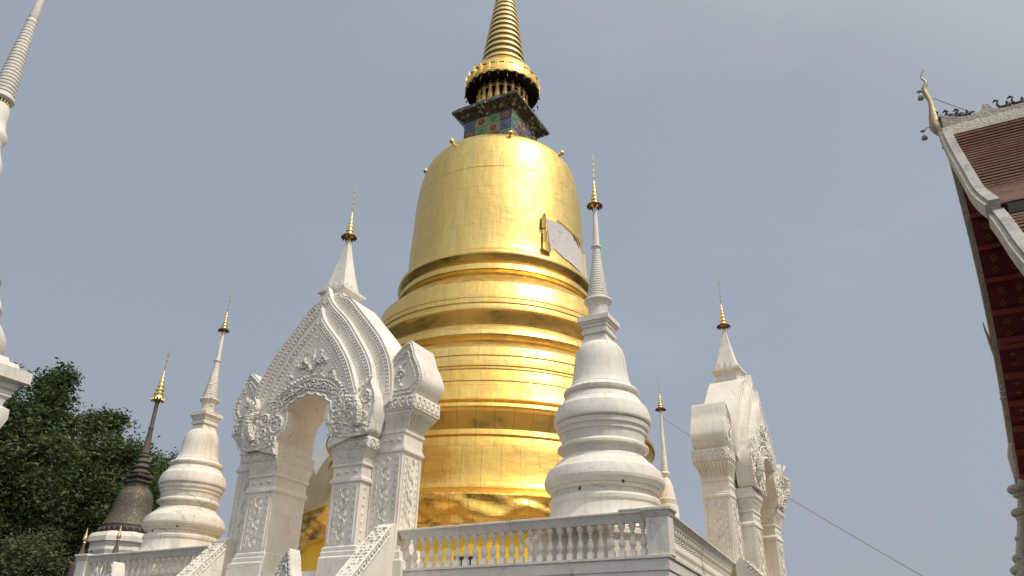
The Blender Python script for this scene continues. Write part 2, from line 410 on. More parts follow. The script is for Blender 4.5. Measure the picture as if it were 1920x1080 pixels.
# ------------------------------------------------------------------ balustrades
def baluster_mesh():
    h = .74; q = MB()
    q.stack(-.066,.066,-.066,.066, [(0,0),(.15,0),(.175,-.02)])
    pr = [(.56,.035),(.545,.058),(.53,.036),(.505,.034),(.49,.056),(.475,.036),(.44,.040),(.38,.060),(.31,.08),(.26,.076),(.23,.048),(.22,.036),(.212,.06),(.195,.06),(.188,.04),(.165,.045)]
    q.lathe([(h, .082),(.66,.082),(.61,.06),(.58,.04)]+pr[0:], 12)
    return q
def balustrade(name, o, d, L_, label, n, posts, extra_cap=None):
    rz = math.atan2(-d.y, -d.x) if False else math.atan2(d.y, d.x)
    t = thing(name, (o.x, o.y, ZF), rz, label, 'balustrade', 'white balustrades round the terrace')
    # local x runs along the rail, local +y is either side; centre line at y = cy (inside)
    return t
def make_balustrade(o, d, inward, L_, n, x0, label, posts, capspan=()):
    rz = math.atan2(d.y, d.x)
    t = thing('balustrade', (o.x, o.y, ZF), rz, label, 'balustrade')
    ly = Vector((-math.sin(rz), math.cos(rz), 0)); sg = 1 if ly.dot(inward) > 0 else -1
    cy = .2*sg
    q = MB()
    q.stack(x0-.0, L_, cy-.09, cy+.09, [(.74,-.01),(.755,.0),(.775,.005),(.92,.085),(.925,.105),(.965,.105),(.975,.085)])
    q.build('handrail', M_white, t, 25)
    q = MB(); q.stack(x0, L_, cy-.09, cy+.09, [(0,.02),(.012,.02),(.02,0)]); q.build('base_rail', M_white, t, 25)
    for (a, b) in posts:
        q = MB(); q.stack(a, b, cy-.2, cy+.2, [(0,.0),(.03,.0),(.035,-.01),(.80,-.01),(.81,.0),(.94,.05),(.945,.07),(1.0,.07),(1.01,.05)])
        q.build('post', M_white, t, 25)
    bm = baluster_mesh(); first = None
    sp = (L_-x0)/n; k = 0; x = x0+sp*.5
    while x < L_-.05:
        if all(not (a-.06 < x < b+.06) for a, b in posts):
            if first is None:
                first = bm.build('baluster', M_white, t, 40); b_ = first
            else:
                b_ = first.copy(); COL.objects.link(b_); b_.parent = t
            b_.location = (x, cy, 0); b_.rotation_euler = (0, 0, random.uniform(-.03,.03))
            k += 1
        x += sp
    for a, b in capspan:
        q = MB(); q.stack(a, b, cy-.19, cy+.19, [(.967,0),(.985,.02),(1.015,.02),(1.02,0)]); q.build('coping', M_white, t, 25)
    return t
make_balustrade(A, dL, dR, 7.05, 26, .5, 'white baluster railing between the front corner post and the carved gate stair', [(-.02,.5)], [(.52,1.1)])
make_balustrade(A+dL*13.3, dL, dR, 6.4, 24, 0, 'short white baluster railing left of the carved gate, in front of the left stupa', [(5.95,6.42)])
make_balustrade(A, dR2, dL, 9.3, 34, .5, 'white baluster railing receding from the front corner towards the right gate', [])
make_balustrade(A+dR2*15.6, dR2, dL, 8.2, 30, 0, 'white baluster railing beyond the right gate', [])

# ------------------------------------------------------------------ golden tops of the small spires
def umbrella_finial(parent, z0, h, r, pole=.02, lean=0):
    """hti: dark red umbrella plate, tapering gold tiers, rod with little discs"""
    q = MB(); n = 14
    q.lathe([(z0+.10*r/.2,.25*r),(z0+.05*r/.2, r*.6),(z0, r*.98),(z0-.025,r),(z0-.03,r*.9),(z0+.02*r/.2,r*.3)], 24)
    for k in range(n):
        a = 2*PI*k/n; q.ball((r*math.cos(a), r*math.sin(a), z0-.05), .13*r, 5, 4, (1,1,1.4))
    q.build('umbrella', M_umb, parent, 40)
    q = MB(); pr = []; H = h*.45; R0 = r*.55; tiers = 6
    z = z0+.02
    for i in range(tiers):
        f = 1-i/tiers; rr = R0*f**1.25+.016; dz = H/tiers
        pr += [(z, rr),(z+dz*.25, rr*1.06),(z+dz*.35, rr*.8),(z+dz*.9, rr*.66),(z+dz*.93, rr*.5)]
        z += dz
    q.lathe(pr[::-1]+[(z0-.005,R0*.9)], 18); q.build('gilt_tiers', M_gold, parent, 40)
    q = MB(); q.tube([(0,0,z0+H*.9),(0,0,z0+h)], [.016,.006], 6)
    for i in range(4):
        zz = z0+H+(h-H)*(.12+.2*i); q.lathe([(zz+.02,.012),(zz,.035*(1-.1*i)),(zz-.012,.012)], 10)
    q.tube([(0,0,z0+h*.86),(-.07,0,z0+h*.9),(-.13,0,z0+h*.875)], [.02,.016,.004], 5, .4)
    q.build('rod', M_gold_dull, parent, 40)

# ------------------------------------------------------------------ carved gates
def mirror(pts): return [(-x, z) for x, z in pts]
def full_curve(half, n):
    """half profile from bottom right up to the apex -> full curve left to right"""
    h = [ (p.x, p.y) for p in resample(smooth([Vector((x, z, 0)) for x, z in half], 8), n) ]
    left = [(-x, z) for x, z in h]
    return left + h[::-1][1:]
def off_curve(c, d):
    out = []
    for i, p in enumerate(c):
        a = Vector((c[max(i-1,0)][0], c[max(i-1,0)][1])); b = Vector((c[min(i+1,len(c)-1)][0], c[min(i+1,len(c)-1)][1]))
        t = (b-a); t = t.normalized() if t.length > 1e-6 else Vector((1,0))
        nn = Vector((t.y, -t.x)); out.append((p[0]+nn.x*d, p[1]+nn.y*d))
    return out
def beads(q, c, y, sp, r, sc=(1,.7,1)):
    pts = [Vector((x, z, 0)) for x, z in c]; L_ = sum((b-a).length for a, b in zip(pts, pts[1:]))
    for p in resample(pts, max(2, int(L_/sp))): q.ball((p.x, y, p.y), r, 6, 4, sc)
def spiral(q, cx, y, cz, r, turns=1.4, dirn=1, th=.035, start=0.):
    pts = []; n = 22
    for i in range(n+1):
        t = i/n; a = start+dirn*2*PI*turns*t; rr = r*(1-.85*t)
        pts.append((cx+rr*math.cos(a), y-.02*t, cz+rr*math.sin(a)))
    q.tube(pts, [th*(1-.45*i/n) for i in range(n+1)], 5)
def leafshape(q, cx, y, cz, w, h, tilt=0, d=.06):
    """small raised leaf"""
    pts = []
    for s_, k in ((1, range(0, 7)), (-1, range(5, 0, -1))):
        for i in k:
            t = i/6; ww = w*math.sin(PI*min(1, t*1.02))**.8*(1-.35*t)
            X = s_*ww; Z = h*t; pts.append((X, Z))
    c, s = math.cos(tilt), math.sin(tilt)
    P = [(cx+a*c-b*s, cz+a*s+b*c) for a, b in pts]; n = len(P)
    mid = (cx-.5*h*s, y-d, cz+.5*h*c)
    q.add([(x, y, z) for x, z in P]+[mid], [(i, (i+1)%n, n) for i in range(n)])
def pillar_relief(q, x0, x1, y, z0, z1, rng):
    """creeper panel: a row of leafy bosses up the middle and rosettes at both edges"""
    w = x1-x0; cx = (x0+x1)/2; z = z0+.12; k = 0
    for xx in (x0+.03, x1-.03): q.tube([(xx, y, z0+.03), (xx, y, z1-.03)], .018, 4)
    while z < z1-.2:
        s = 1 if k % 2 else -1
        leafshape(q, cx-s*.05, y, z-.04, .07, .22, s*.25, .035)
        pts = [(cx+s*(.02+.09*math.sin(PI*t)), y-.015, z-.05+.3*t) for t in [i/6 for i in range(7)]]
        q.tube(pts, .018, 4); leafshape(q, cx+s*.1, y, z+.1, .04, .14, -s*.5, .03)
        z += .27; k += 1
    z = z0+.1
    while z < z1-.08:
        for sx in (x0+.13, x1-.13):
            leafshape(q, sx, y, z-.02, .04, .11, 0, .022); q.box(sx+.05, sx+.065, y-.018, y+.01, z-.03, z+.12)
        z += .19
def cap_rosettes(q, x0, x1, y, z0, z1):
    n = max(2, round((x1-x0)/.24)); zc = (z0+z1)/2; hh = (z1-z0)/2
    for i in range(n):
        cx = x0+(x1-x0)*(i+.5)/n; w_ = (x1-x0)/n*.42
        pts = [(cx+w_*math.cos(a), y-.01, zc+hh*.8*math.sin(a)) for a in [2*PI*j/10 for j in range(11)]]
        q.tube(pts, .022, 4); q.ball((cx, y, zc), .06, 7, 5, (1,.6,1.2))
        q.ball((cx+w_*1.15, y, zc+hh*.7), .035, 5, 4); q.ball((cx+w_*1.15, y, zc-hh*.7), .035, 5, 4)
def flutes(q, x0, x1, zt, zb, yt, yb, n):
    for i in range(n):
        f = (i+.5)/n; xt = x0+(x1-x0)*f; cx = (x0+x1)/2; xb = cx+(xt-cx)*.86
        q.tube([(xt, yt, zt), ((xt+xb)/2, (yt+yb)/2+.02, (zt+zb)/2), (xb, yb, zb)], [.026,.02,.012], 5)

RIGHTFACE = Matrix(((0,-1,0,0),(1,0,0,0),(0,0,1,0),(0,0,0,1)))      # (x,y) -> (-y, x): a relief on the -y face moves to the +x face
def make_gate(label):
    t = thing('carved_gate', (0,0,0), 0, label, 'gate')
    for s in (-1, 1):
        # ---- outer pillar (x 2..3, y 0...9)
        x0, x1 = (2.0, 3.0) if s > 0 else (-3.0, -2.0)
        q = MB(); q.stack(x0, x1, 0, .9, [(ZF-.3,.3),(ZF+.2,.3),(ZF+.24,.22),(4.62,.2),(4.66,.13),(4.76,.13),(4.8,0),(7.2,0),(7.24,.07),(7.3,.07),(7.33,.03),(7.38,.03),(7.4,0),(7.72,0),(7.75,.05),(7.8,.05),(7.82,.03),(7.86,.03),(7.95,.06),(8.1,.14),(8.25,.3),(8.3,.34),(8.33,.34)], .4)
        q.build('outer_pillar', M_white, t, 30)
        pil = t.children[-1] if False else [c for c in t.children if c.name.startswith('outer_pillar')][-1]
        q = MB(); q.stack(x0, x1, 0, .9, [(8.335,.36),(8.345,.4),(8.70,.4),(8.75,.38),(8.76,.2)], .4); cp = q.build('capital', M_carved_fine, t, 30)
        q = MB(); cap_rosettes(q, x0-.36, x1+.36, -.165, 8.36, 8.72)
        T = q.T; q.T = Matrix.Translation((0,0,0)) @ RIGHTFACE
        if s > 0: cap_rosettes(q, -.12, 1.02, -(x1+.4), 8.36, 8.72)
        else:
            q.T = Matrix(((0,1,0,0),(1,0,0,0),(0,0,1,0),(0,0,0,1))); cap_rosettes(q, -.12, 1.02, x0-.4, 8.36, 8.72)
        q.T = None; q.build('rosette_band', M_white, cp, 40)
        q = MB(); flutes(q, x0-.28, x1+.28, 8.27, 7.88, -.13, -.02, 13); pillar_relief(q, x0+.05, x1-.05, -.012, 4.85, 7.15, random)
        for k in range(4): q.ball((x0+.15+k*.23, -.01, 7.56), .06, 6, 4, (1.2,.5,1))
        if s > 0:
            q.T = RIGHTFACE; flutes(q, -.08, .98, 8.27, 7.88, -(x1+.33), -(x1+.05), 9); pillar_relief(q, .05, .85, -(x1+.012), 4.85, 7.15, random)
        else:
            q.T = Matrix(((0,1,0,0),(1,0,0,0),(0,0,1,0),(0,0,0,1))); flutes(q, -.08, .98, 8.27, 7.88, x0-.33, x0-.05, 9); pillar_relief(q, .05, .85, x0-.012, 4.85, 7.15, random)
        q.T = None; q.build('creeper_relief', M_white, pil, 40)
        # ---- inner pillar
        a0, a1 = (1.05, 2.02) if s > 0 else (-2.02, -1.05)
        q = MB(); q.stack(a0, a1, -.42, .9, [(ZF-.3,.2),(4.5,.2),(4.54,.1),(4.64,.1),(4.67,.06),(4.76,.06),(4.8,0),(6.4,0),(6.44,.06),(6.5,.06),(6.55,.02),(6.58,0),(6.84,0),(6.87,.05),(6.92,.05),(6.94,.02),(7.0,.03),(7.12,.08),(7.24,.17),(7.28,.19)], .6, .99*s)
        ip = q.build('inner_pillar', M_white, t, 30)
        q = MB(); q.stack(a0, a1, -.42, .9, [(7.285,.2),(7.30,.22),(7.58,.22),(7.62,.2),(7.63,.1)], .6, .985*s); cp = q.build('capital', M_carved_fine, t, 30)
        q = MB(); cap_rosettes(q, a0-(.2 if s < 0 else .04), a1+(.2 if s > 0 else .04), -.555, 7.32, 7.58)
        q.T = RIGHTFACE; (cap_rosettes(q, -.5, .0, -(a1+.22), 7.32, 7.58) if s > 0 else None); q.T = None
        q.build('rosette_band', M_white, cp, 40)
        q = MB(); flutes(q, a0-(.12 if s < 0 else 0), a1+(.12 if s > 0 else 0), 7.22, 6.95, -.51, -.435, 10); pillar_relief(q, a0+.06, a1-.06, -.432, 4.85, 6.38, random)
        for k in range(3): q.ball((a0+.2+k*.28, -.425, 6.71), .06, 6, 4, (1.4,.5,1))
        for k in range(7 if s > 0 else 0): q.ball((a1+.005, -.22, 4.95+k*.22), .045, 6, 4, (.5,1,1))
        q.build('creeper_relief', M_white, ip, 40)
        # ---- leaf turret above the outer capital
        o = [(2.26,8.74),(2.16,9.05),(2.22,9.4),(2.42,9.8),(2.72,10.15),(3.04,10.38),(3.16,10.2),(3.26,9.9),(3.44,9.55),(3.55,9.2),(3.46,8.95),(3.28,8.74)]
        oc = [(p.x, p.y) for p in smooth([Vector((x,z,0)) for x,z in o], 4)]
        if s < 0: oc = mirror(oc)[::-1]
        q = MB(); q.prism(oc[::-1], -.15, .98); tu = q.build('leaf_turret', M_white, t, 50)
        cxm = 2.86*s; czm = 9.3
        def shrink(k): return [(cxm+(x-cxm)*k, czm+(z-czm)*k) for x, z in oc]
        q = MB(); c = shrink(.9); q.tube([(x,-.155,z) for x,z in c+[c[0]]], .03, 5); c = shrink(.68); q.tube([(x,-.155,z) for x,z in c+[c[0]]], .028, 5); beads(q, shrink(.8), -.155, .085, .03)
        for k in range(6):
            leafshape(q, cxm+random.uniform(-.06,.06)*1, -.152, 8.95+.17*k, .07, .22, random.choice((-.8,.8,-.4,.5)), .05)
        for k in range(7): q.ball((cxm-.25*s+.05*k*s*.3, -.155, 8.95+.09*k), .04, 6, 4, (1,.6,1))
        spiral(q, cxm-.05, -.16, 9.35, .16, 1.2, s, .03)
        q.build('leaf_relief', M_carved, tu, 40)
        # ---- scroll (naga) ornament over the inner capital
        so = [(.78,8.72),(.70,8.4),(.80,8.05),(1.05,7.8),(1.35,7.64),(2.2,7.64),(2.33,7.95),(2.42,8.35),(2.38,8.7),(2.24,9.0),(2.16,9.25),(2.02,9.1),(1.95,8.8),(1.7,8.62),(1.35,8.72),(1.1,8.95),(.9,8.95)]
        sc_ = [(p.x, p.y) for p in smooth([Vector((x,z,0)) for x,z in so+[so[0]]], 3)][:-1]
        if s < 0: sc_ = mirror(sc_)[::-1]
        q = MB(); q.prism(sc_, -.68, -.1); sco = q.build('scroll_ornament', M_white, t, 50)
        q = MB()
        q.T = Matrix.Translation((0,-.03,0)); q.tube([(x,-.645,z) for x,z in sc_+[sc_[0]]], .022, 5)
        for (a,b,r_,d_) in ((1.1,8.25,.3,1),(1.55,8.1,.22,-1),(2.05,8.15,.24,1),(2.1,8.65,.2,-1),(1.55,8.45,.2,1),(1.25,7.88,.17,-1),(1.8,7.85,.15,1)):
            spiral(q, a*s, -.65, b, r_, 1.5, d_*s, .05, PI/2)
        for k in range(60):
            q.ball(((.85+1.4*random.random())*s, -.645, 7.7+1.1*random.random()*(.6 if random.random() < .6 else 1)), random.uniform(.03,.07), 6, 4, (1,.8,1))
        # the raised head and comb
        q.tube([(1.9*s,-.66,7.9),(1.98*s,-.78,8.15),(2.0*s,-.84,8.4),(1.9*s,-.84,8.6),(1.75*s,-.8,8.68)], [.12,.13,.12,.10,.04], 7)
        for k in range(6): leafshape(q, (1.75+.1*k)*s, -.75, 8.6+.09*k, .06, .24, (-.7+.2*k)*s*-1, .06)
        q.T = None; q.build('scroll_relief', M_carved, sco, 40)
    # ---- ogee pediment in three steps, pierced by the arch
    n = 46
    arch = full_curve([(.98,7.4),(1.0,7.9),(.96,8.35),(.85,8.62),(.6,8.85),(.3,8.96),(.0,9.03)], n)
    O1 = full_curve([(2.62,8.6),(2.64,9.1),(2.53,9.75),(2.22,10.4),(1.85,10.92),(1.25,11.62),(.78,12.15),(.48,12.3),(.40,12.45),(.3,12.45),(0,12.45)], n)
    O2 = full_curve([(2.12,7.62),(2.16,8.9),(2.1,9.35),(1.93,9.85),(1.6,10.4),(.95,11.3),(.42,11.85),(.16,12.2),(0,12.6)], n)
    O3 = full_curve([(1.78,7.62),(1.76,8.7),(1.68,9.05),(1.34,9.85),(.85,10.58),(.36,11.15),(.12,11.5),(0,11.85)], n)
    q = MB(); q.ring_slab(O1, arch, -.28, .9); ped = q.build('pediment', M_white, t, 30)
    q = MB(); q.ring_slab(O2, arch, -.48, -.27); q.build('middle_frame', M_white, ped, 30)
    q = MB(); q.ring_slab(O3, off_curve(arch, -.0), -.66, -.47); q.build('inner_frame', M_white, ped, 30)
    q = MB()
    for O, y, k0 in ((O1,-.28,.09),(O2,-.48,.09),(O3,-.66,.09)):
        c1 = off_curve(O, k0); c2 = off_curve(O, k0+.13); c3 = off_curve(O, k0+.065)
        lo = 8.8 if O is O1 else 8.95
        def cut(c):
            L1 = [p for p in c[:n] if p[1] > lo and p[0] < -.02 and p[1] < 12.8]; L2 = [p for p in c[n-1:] if p[1] > lo and p[0] > .02 and p[1] < 12.8]; return L1, L2
        for hf in cut(c3): beads(q, hf, y-.005, .115, .046)
        for c in (c1, c2):
            for hf in cut(c):
                if len(hf) > 2: q.tube([(x,y-.005,z) for x,z in hf], .02, 5)
        for kk in (.27, .36):
            c4 = off_curve(O, k0+kk)
            for hf in cut(c4):
                if len(hf) > 2: beads(q, hf, y, .12, .028)
    q.build('bead_moulding', M_white, ped, 40)
    # ---- arch border: scalloped trim, flame leaves, tendrils on the tympanum
    q = MB(); q.T = Matrix.Translation((0,-.1,0))
    ab = off_curve(arch, -.04); seg = resample([Vector((x,z,0)) for x,z in ab], 90)
    q.tube([(p.x+.03*math.cos(i*.9), -.575, p.y+.03*math.sin(i*.9)) for i, p in enumerate(seg)], .045, 6)
    for off, th in ((-.16,.025),(-.46,.03)):
        c = [p for p in off_curve(arch, off) if p[1] > 8.0]; q.tube([(x,-.575,z) for x,z in c], th, 5)
    c = [p for p in off_curve(arch, -.31) if p[1] > 8.1]
    for i, p in enumerate(resample([Vector((x,z,0)) for x,z in c], 26)):
        spiral(q, p.x, -.58, p.y, .12, 1.1, 1 if i % 2 else -1, .03, i)
        q.ball((p.x, -.57, p.y), .05, 6, 4, (1,.8,1))
    c = off_curve(arch, -.52); cs = resample([Vector((x,z,0)) for x,z in c if z > 8.6], 30)
    for i in range(1, 29):
        d = cs[i+1]-cs[i-1]; a = math.atan2(d.y, d.x)
        leafshape(q, cs[i].x, -.565, cs[i].y, .06, .14+.04*(i%2), a+(.4 if cs[i].x < 0 else -.4), .07)
    for s in (-1, 1):
        q.tube([(0,-.58,9.75),(.12*s,-.6,9.95),(.3*s,-.6,10.1),(.34*s,-.6,10.3),(.22*s,-.6,10.38)], [.05,.045,.04,.03,.02], 5)
        spiral(q, .32*s, -.59, 10.02, .14, 1.3, s, .035)
        leafshape(q, .42*s, -.565, 9.85, .07, .3, -.7*s, .06); leafshape(q, .62*s, -.565, 9.6, .07, .3, -1.*s, .06)
    leafshape(q, 0, -.565, 9.9, .08, .6, 0, .05)
    for k in range(16): q.ball((random.uniform(-.55,.55), -.565, random.uniform(9.6,10.05)), .05, 6, 4, (1,.7,1))
    for s in (-1,1):
        for k in range(10):
            z = 8.7+.1*k; x = (1.42-.07*k)*s; q.ball((x+random.uniform(-.05,.05),-.565,z), .07, 6, 4, (1,.7,1))
    q.T = None; q.build('tympanum_relief', M_carved, ped, 40)
    # ---- square spire on top
    cx, cy = -.12, .3
    q = MB(); q.stack(cx-.42, cx+.42, cy-.42, cy+.42, [(12.2,-.06),(12.5,-.05),(12.54,.02),(12.6,.05),(12.64,.12),(12.72,.12),(12.74,.0)]); sb = q.build('spire_base', M_white, t, 25)
    q = MB(); q.stack(cx-.42, cx+.42, cy-.42, cy+.42, [(12.73,-.02),(12.85,-.05),(13.4,-.165),(13.9,-.25),(14.4,-.325),(14.72,-.37)]); sp = q.build('spire', M_white, t, 25)
    q = MB()
    for a in range(4):
        q.T = Matrix.Translation((cx,cy,0)) @ Matrix.Rotation(a*PI/2,4,'Z')
        for k in range(3): leafshape(q, -.22+.22*k, -.385, 12.74, .09, .32, 0, .03)
    q.T = None; q.build('leaf_crest', M_white, sp, 40)
    f = bpy.data.objects.new('finial', None); COL.objects.link(f); f.parent = t; f.location = (cx, cy, 0); f.rotation_euler = (R(-1.5), R(-2.5), 0)
    # finial pieces hang below the gate through this pivot-free mesh set
    COL.objects.unlink(f); bpy.data.objects.remove(f)
    fin = MB(); fin.lathe([(14.86,.05),(14.72,.06),(14.70,.075)], 12, (cx,cy)); fo = fin.build('finial', M_gold_dull, t, 40)
    tmp = thing('tmp', (0,0,0)); umbrella_finial(tmp, 14.86, 2.05, .24)
    for ch in list(tmp.children):
        for v_ in ch.data.vertices: v_.co.x += cx; v_.co.y += cy
        ch.parent = fo
    bpy.data.objects.remove(tmp)
    # floor slab under the arch
    q = MB(); q.box(-1.0,1.0,-.42,.9,ZF-.3,ZF+.02); q.build('threshold', M_white, t, 0)
    return t
gate = make_gate('large white carved gate with pointed pediment in front of the golden stupa')
gate.location = (G.x, G.y, 0); gate.rotation_euler = (0,0,RZ)
gr = copy_tree(gate); gr['label'] = 'white carved gate seen edge-on at the right, against open sky'
g2o = Vector((8.55, 27.85, 0)); gr.location = g2o; gr.rotation_euler = (0,0,R(90-31.)); gr.scale.x = .92
for c in gr.children:
    k = c.name.split('.')[0]
    if k == 'pediment': c.scale.z = .9; c.location.z = .86
    if k in ('spire_base', 'spire'): c.location.z = -.30
    if k == 'finial': c.location.z = -.55
    if k == 'spire': c.scale.z = .87; c.location.z = 12.73*.13-.30
gl = copy_tree(gate); gl['label'] = 'white gate far behind, its plain flank seen only through the front arch'
p = A+dL*20.1+dR*12.5; gl.location = p; gl.rotation_euler = (0,0,R(-118.5))

# ------------------------------------------------------------------ stair parapets and their carved newels
def gpt(o, rz, x, y): return o + Matrix.Rotation(rz, 3, 'Z') @ Vector((x, y, 0))
def stair(o, rz, labels, labn, labs):
    for s, lab, ln in zip((1,-1), labels, labn):
        x0, x1 = (2.6, 3.06) if s > 0 else (-3.06, -2.6)
        t = thing('stair_parapet', o, rz, lab, 'parapet')
        side = [(-.02,0),(-.02,5.12),(-.16,5.3),(-.34,5.2),(-3.3,2.25),(-3.3,0)]
        q = MB(); n = len(side)
        q.add([(x0,y,z) for y,z in side]+[(x1,y,z) for y,z in side], [tuple(range(n-1,-1,-1)), tuple(range(n,2*n))]+[(i,(i+1)%n,(i+1)%n+n,i+n) for i in range(n)])
        q.build('parapet_wall', M_white, t, 20)
        q = MB()
        for k in range(34):
            f = k/33; y = -.4-2.8*f; z = 5.17-2.93*f
            for j in range(4): q.ball((x0+.07+.105*j+random.uniform(-.025,.025), y+random.uniform(-.04,.04), z-.005), random.uniform(.03,.05), 6, 4, (1,1.3,.45))
            q.ball((x0-.01, y, z-.13), .045, 6, 4, (.5,1,1)); q.ball((x1+.01, y, z-.13), .045, 6, 4, (.5,1,1))
        q.tube([(x0,-.34,5.19),(x0,-3.3,2.24)], .03, 5); q.tube([(x1,-.34,5.19),(x1,-3.3,2.24)], .03, 5)
        q.tube([(x0-.002,-.34,4.95),(x0-.002,-3.3,2.0)], .025, 5); q.tube([(x1+.002,-.34,4.95),(x1+.002,-3.3,2.0)], .025, 5)
        q.build('scale_relief', M_carved, t, 40)
        # newel crest: curled leaf shaped head
        nn = thing('naga_head_newel', gpt(o, rz, (x0+x1)/2, -3.5), rz, ln, 'sculpture')
        q = MB(); q.stack(-.32,.32,-.32,.32, [(0,.1),(.3,.1),(.35,0),(2.3,0),(2.34,.06),(2.45,.06),(2.47,0)]); q.build('newel_post', M_white, nn, 25)
        o_ = [(-.30,2.46),(-.36,2.8),(-.34,3.2),(-.26,3.6),(-.12,3.95),(.05,4.2),(.12,4.06),(.18,3.8),(.3,3.5),(.34,3.15),(.26,2.8),(.3,2.46)]
        oc = [(a.x,a.y) for a in smooth([Vector((x,z,0)) for x,z in o_],4)]
        q = MB(); q.T = Matrix.Rotation(PI/2*0, 4, 'Z'); q.prism(oc[::-1], -.16, .16); crest = q.build('crest', M_white, nn, 50)
        q = MB(); cm = (0,3.2)
        for yy in (-.165,.165):
            for kk in (.92,.68):
                c = [(cm[0]+(x-cm[0])*kk, cm[1]+(z-cm[1])*kk) for x,z in oc]; q.tube([(x,yy,z) for x,z in c+[c[0]]], .028, 5)
            beads(q, [(cm[0]+(x-cm[0])*.8, cm[1]+(z-cm[1])*.8) for x,z in oc], yy, .085, .032)
            spiral(q, 0, yy, 3.1, .17, 1.5, 1, .04); spiral(q, .02, yy, 3.5, .13, 1.3, -1, .035)
        q.build('crest_relief', M_carved, crest, 40)
    st = thing('stone_stair', o, rz, labs, 'stairs')
    q = MB(); nst = 17
    for k in range(nst):
        z1 = ZF-.25*k; y1 = -.05-.26*k
        if z1 > .05: q.box(-2.58, 2.58, y1-.26, y1, 0, z1-.25 if z1-.25 > .02 else .02)
    q.build('steps', M_wall, st, 0)
stair(G, RZ, ['carved white stair parapet sloping down from the front gate, beside the long railing', 'carved white stair parapet sloping down from the left foot of the front gate'],
      ['white leaf shaped sculpted newel standing at the foot of the arch opening', 'white leaf shaped sculpted newel in front of the left railing'], 'white steps climbing to the front gate, just below the picture')
rzr = gr.rotation_euler.z
stair(g2o, rzr, ['white stair parapet behind the foot of the right gate', 'carved white stair parapet at the near foot of the right gate, where the railing ends'],
      ['white sculpted newel at the far side of the right gate stair', 'white sculpted newel at the near side of the right gate stair'], 'white steps climbing to the right gate')

# ------------------------------------------------------------------ white corner stupas
def make_stupa(label, mt):
    t = thing('white_stupa', (0,0,0), RZ, label, 'stupa')
    q = MB(); q.lathe([(5.02,1.98),(4.95,2.05),(4.84,2.05),(4.8,1.95),(ZF,1.95)], 8, a0=PI/8, a1=2*PI+PI/8); q.build('octagonal_base', mt, t, 20)
    q = MB(); q.lathe([(5.92,1.32),(5.9,1.40),(5.84,1.43),(5.76,1.42),(5.72,1.38),(5.66,1.385),(5.4,1.44),(5.2,1.55),(5.08,1.75),(5.0,1.9)], 64); q.build('foot_moulding', mt, t, 30)
    q = MB(); q.lathe([(7.02,1.02),(6.99,1.08),(6.94,1.10),(6.93,1.14),(6.87,1.17),(6.82,1.24),(6.74,1.33),(6.66,1.41),(6.62,1.45),(6.60,1.475),(6.42,1.545),(6.33,1.56),(6.26,1.545),(6.16,1.48),(6.145,1.43),(6.12,1.44),(6.07,1.40),(6.05,1.33),(5.91,1.32)], 64); q.build('lower_ring', mt, t, 16)
    q = MB(); q.lathe([(7.36,1.08),(7.32,1.14),(7.27,1.20),(7.21,1.20),(7.19,1.10),(7.12,1.05),(7.02,1.03)], 64); q.build('middle_ring', mt, t, 20)
    q = MB(); q.lathe([(8.66,.94),(8.63,1.0),(8.56,1.02),(8.55,1.055),(8.48,1.08),(8.40,1.15),(8.34,1.20),(8.32,1.225),(8.12,1.285),(7.98,1.30),(7.93,1.295),(7.90,1.28),(7.885,1.21),(7.86,1.24),(7.74,1.22),(7.72,1.17),(7.60,1.16),(7.57,1.12),(7.36,1.09)], 64); q.build('upper_ring', mt, t, 16)
    q = MB(); q.lathe([(8.98,.82),(8.93,.9),(8.86,1.0),(8.8,1.035),(8.74,1.02),(8.70,.95),(8.65,.93)], 64); q.build('bell_rim', mt, t, 30)
    q = MB(); q.lathe([(10.28,.40),(10.22,.52),(10.08,.62),(9.92,.68),(9.7,.715),(9.4,.745),(9.15,.785),(9.02,.83),(8.96,.87)], 64); q.build('bell', mt, t, 30)
    q = MB(); q.stack(-.31,.31,-.31,.31, [(10.12,.12),(10.2,.08),(10.36,.03),(10.5,.0),(10.52,.07),(10.6,.07),(10.62,.04),(10.7,.04),(10.72,.07),(10.8,.08),(10.82,.12),(10.87,.12),(10.88,.16),(11.02,.16),(11.04,.0)]); q.build('square_throne', mt, t, 20)
    q = MB(); q.lathe([(11.68,.31),(11.66,.39),(11.62,.405),(11.58,.38),(11.5,.31),(11.42,.285),(11.36,.27),(11.02,.275)], 40); q.build('neck', mt, t, 30)
    q = MB(); pr = []; nr = 20
    for i in range(nr):
        f = i/nr; z = 13.32-1.64*f; r = .115+.215*f**1.15; pr += [(z,r*.93),(z-.02,r),(z-.055,r),(z-.075,r*.93)]
    q.lathe([(14.9,.05),(14.76,.062),(13.62,.10),(13.5,.105),(13.47,.155),(13.43,.155),(13.4,.12)]+pr+[(11.66,.33)], 32); q.build('ringed_spire', mt, t, 25)
    fo = MB(); fo.lathe([(15.0,.05),(14.88,.055),(14.86,.07)], 12); f = fo.build('finial', M_gold_dull, t, 40)
    umbrella_finial(f, 14.95, 1.95, .225)
    q = MB()
    for a, z, r in ((-95,6.0,1.34),(-50,6.12,1.47),(-160,5.95,1.35)): q.ball((r*math.cos(R(a)), r*math.sin(R(a)), z), .035, 6, 4)
    q.build('weep_hole', M_black, t, 40)
    return t
def azp(deg, D, z=0): return Vector((math.sin(R(deg))*D, math.cos(R(deg))*D, z))
GW = 'white stupas at the terrace corners'
st1 = make_stupa('large white ringed stupa behind the front corner railing, overlapping the golden stupa', M_white); st1.location = azp(6.93, 20.7)
st2 = copy_tree(st1); st2['label'] = 'white ringed stupa with dark cracks and stains, left of the carved gate, before the trees'
st2.scale = (.87,.87,.862); st2.location = azp(-21.6, 30.2, .88)
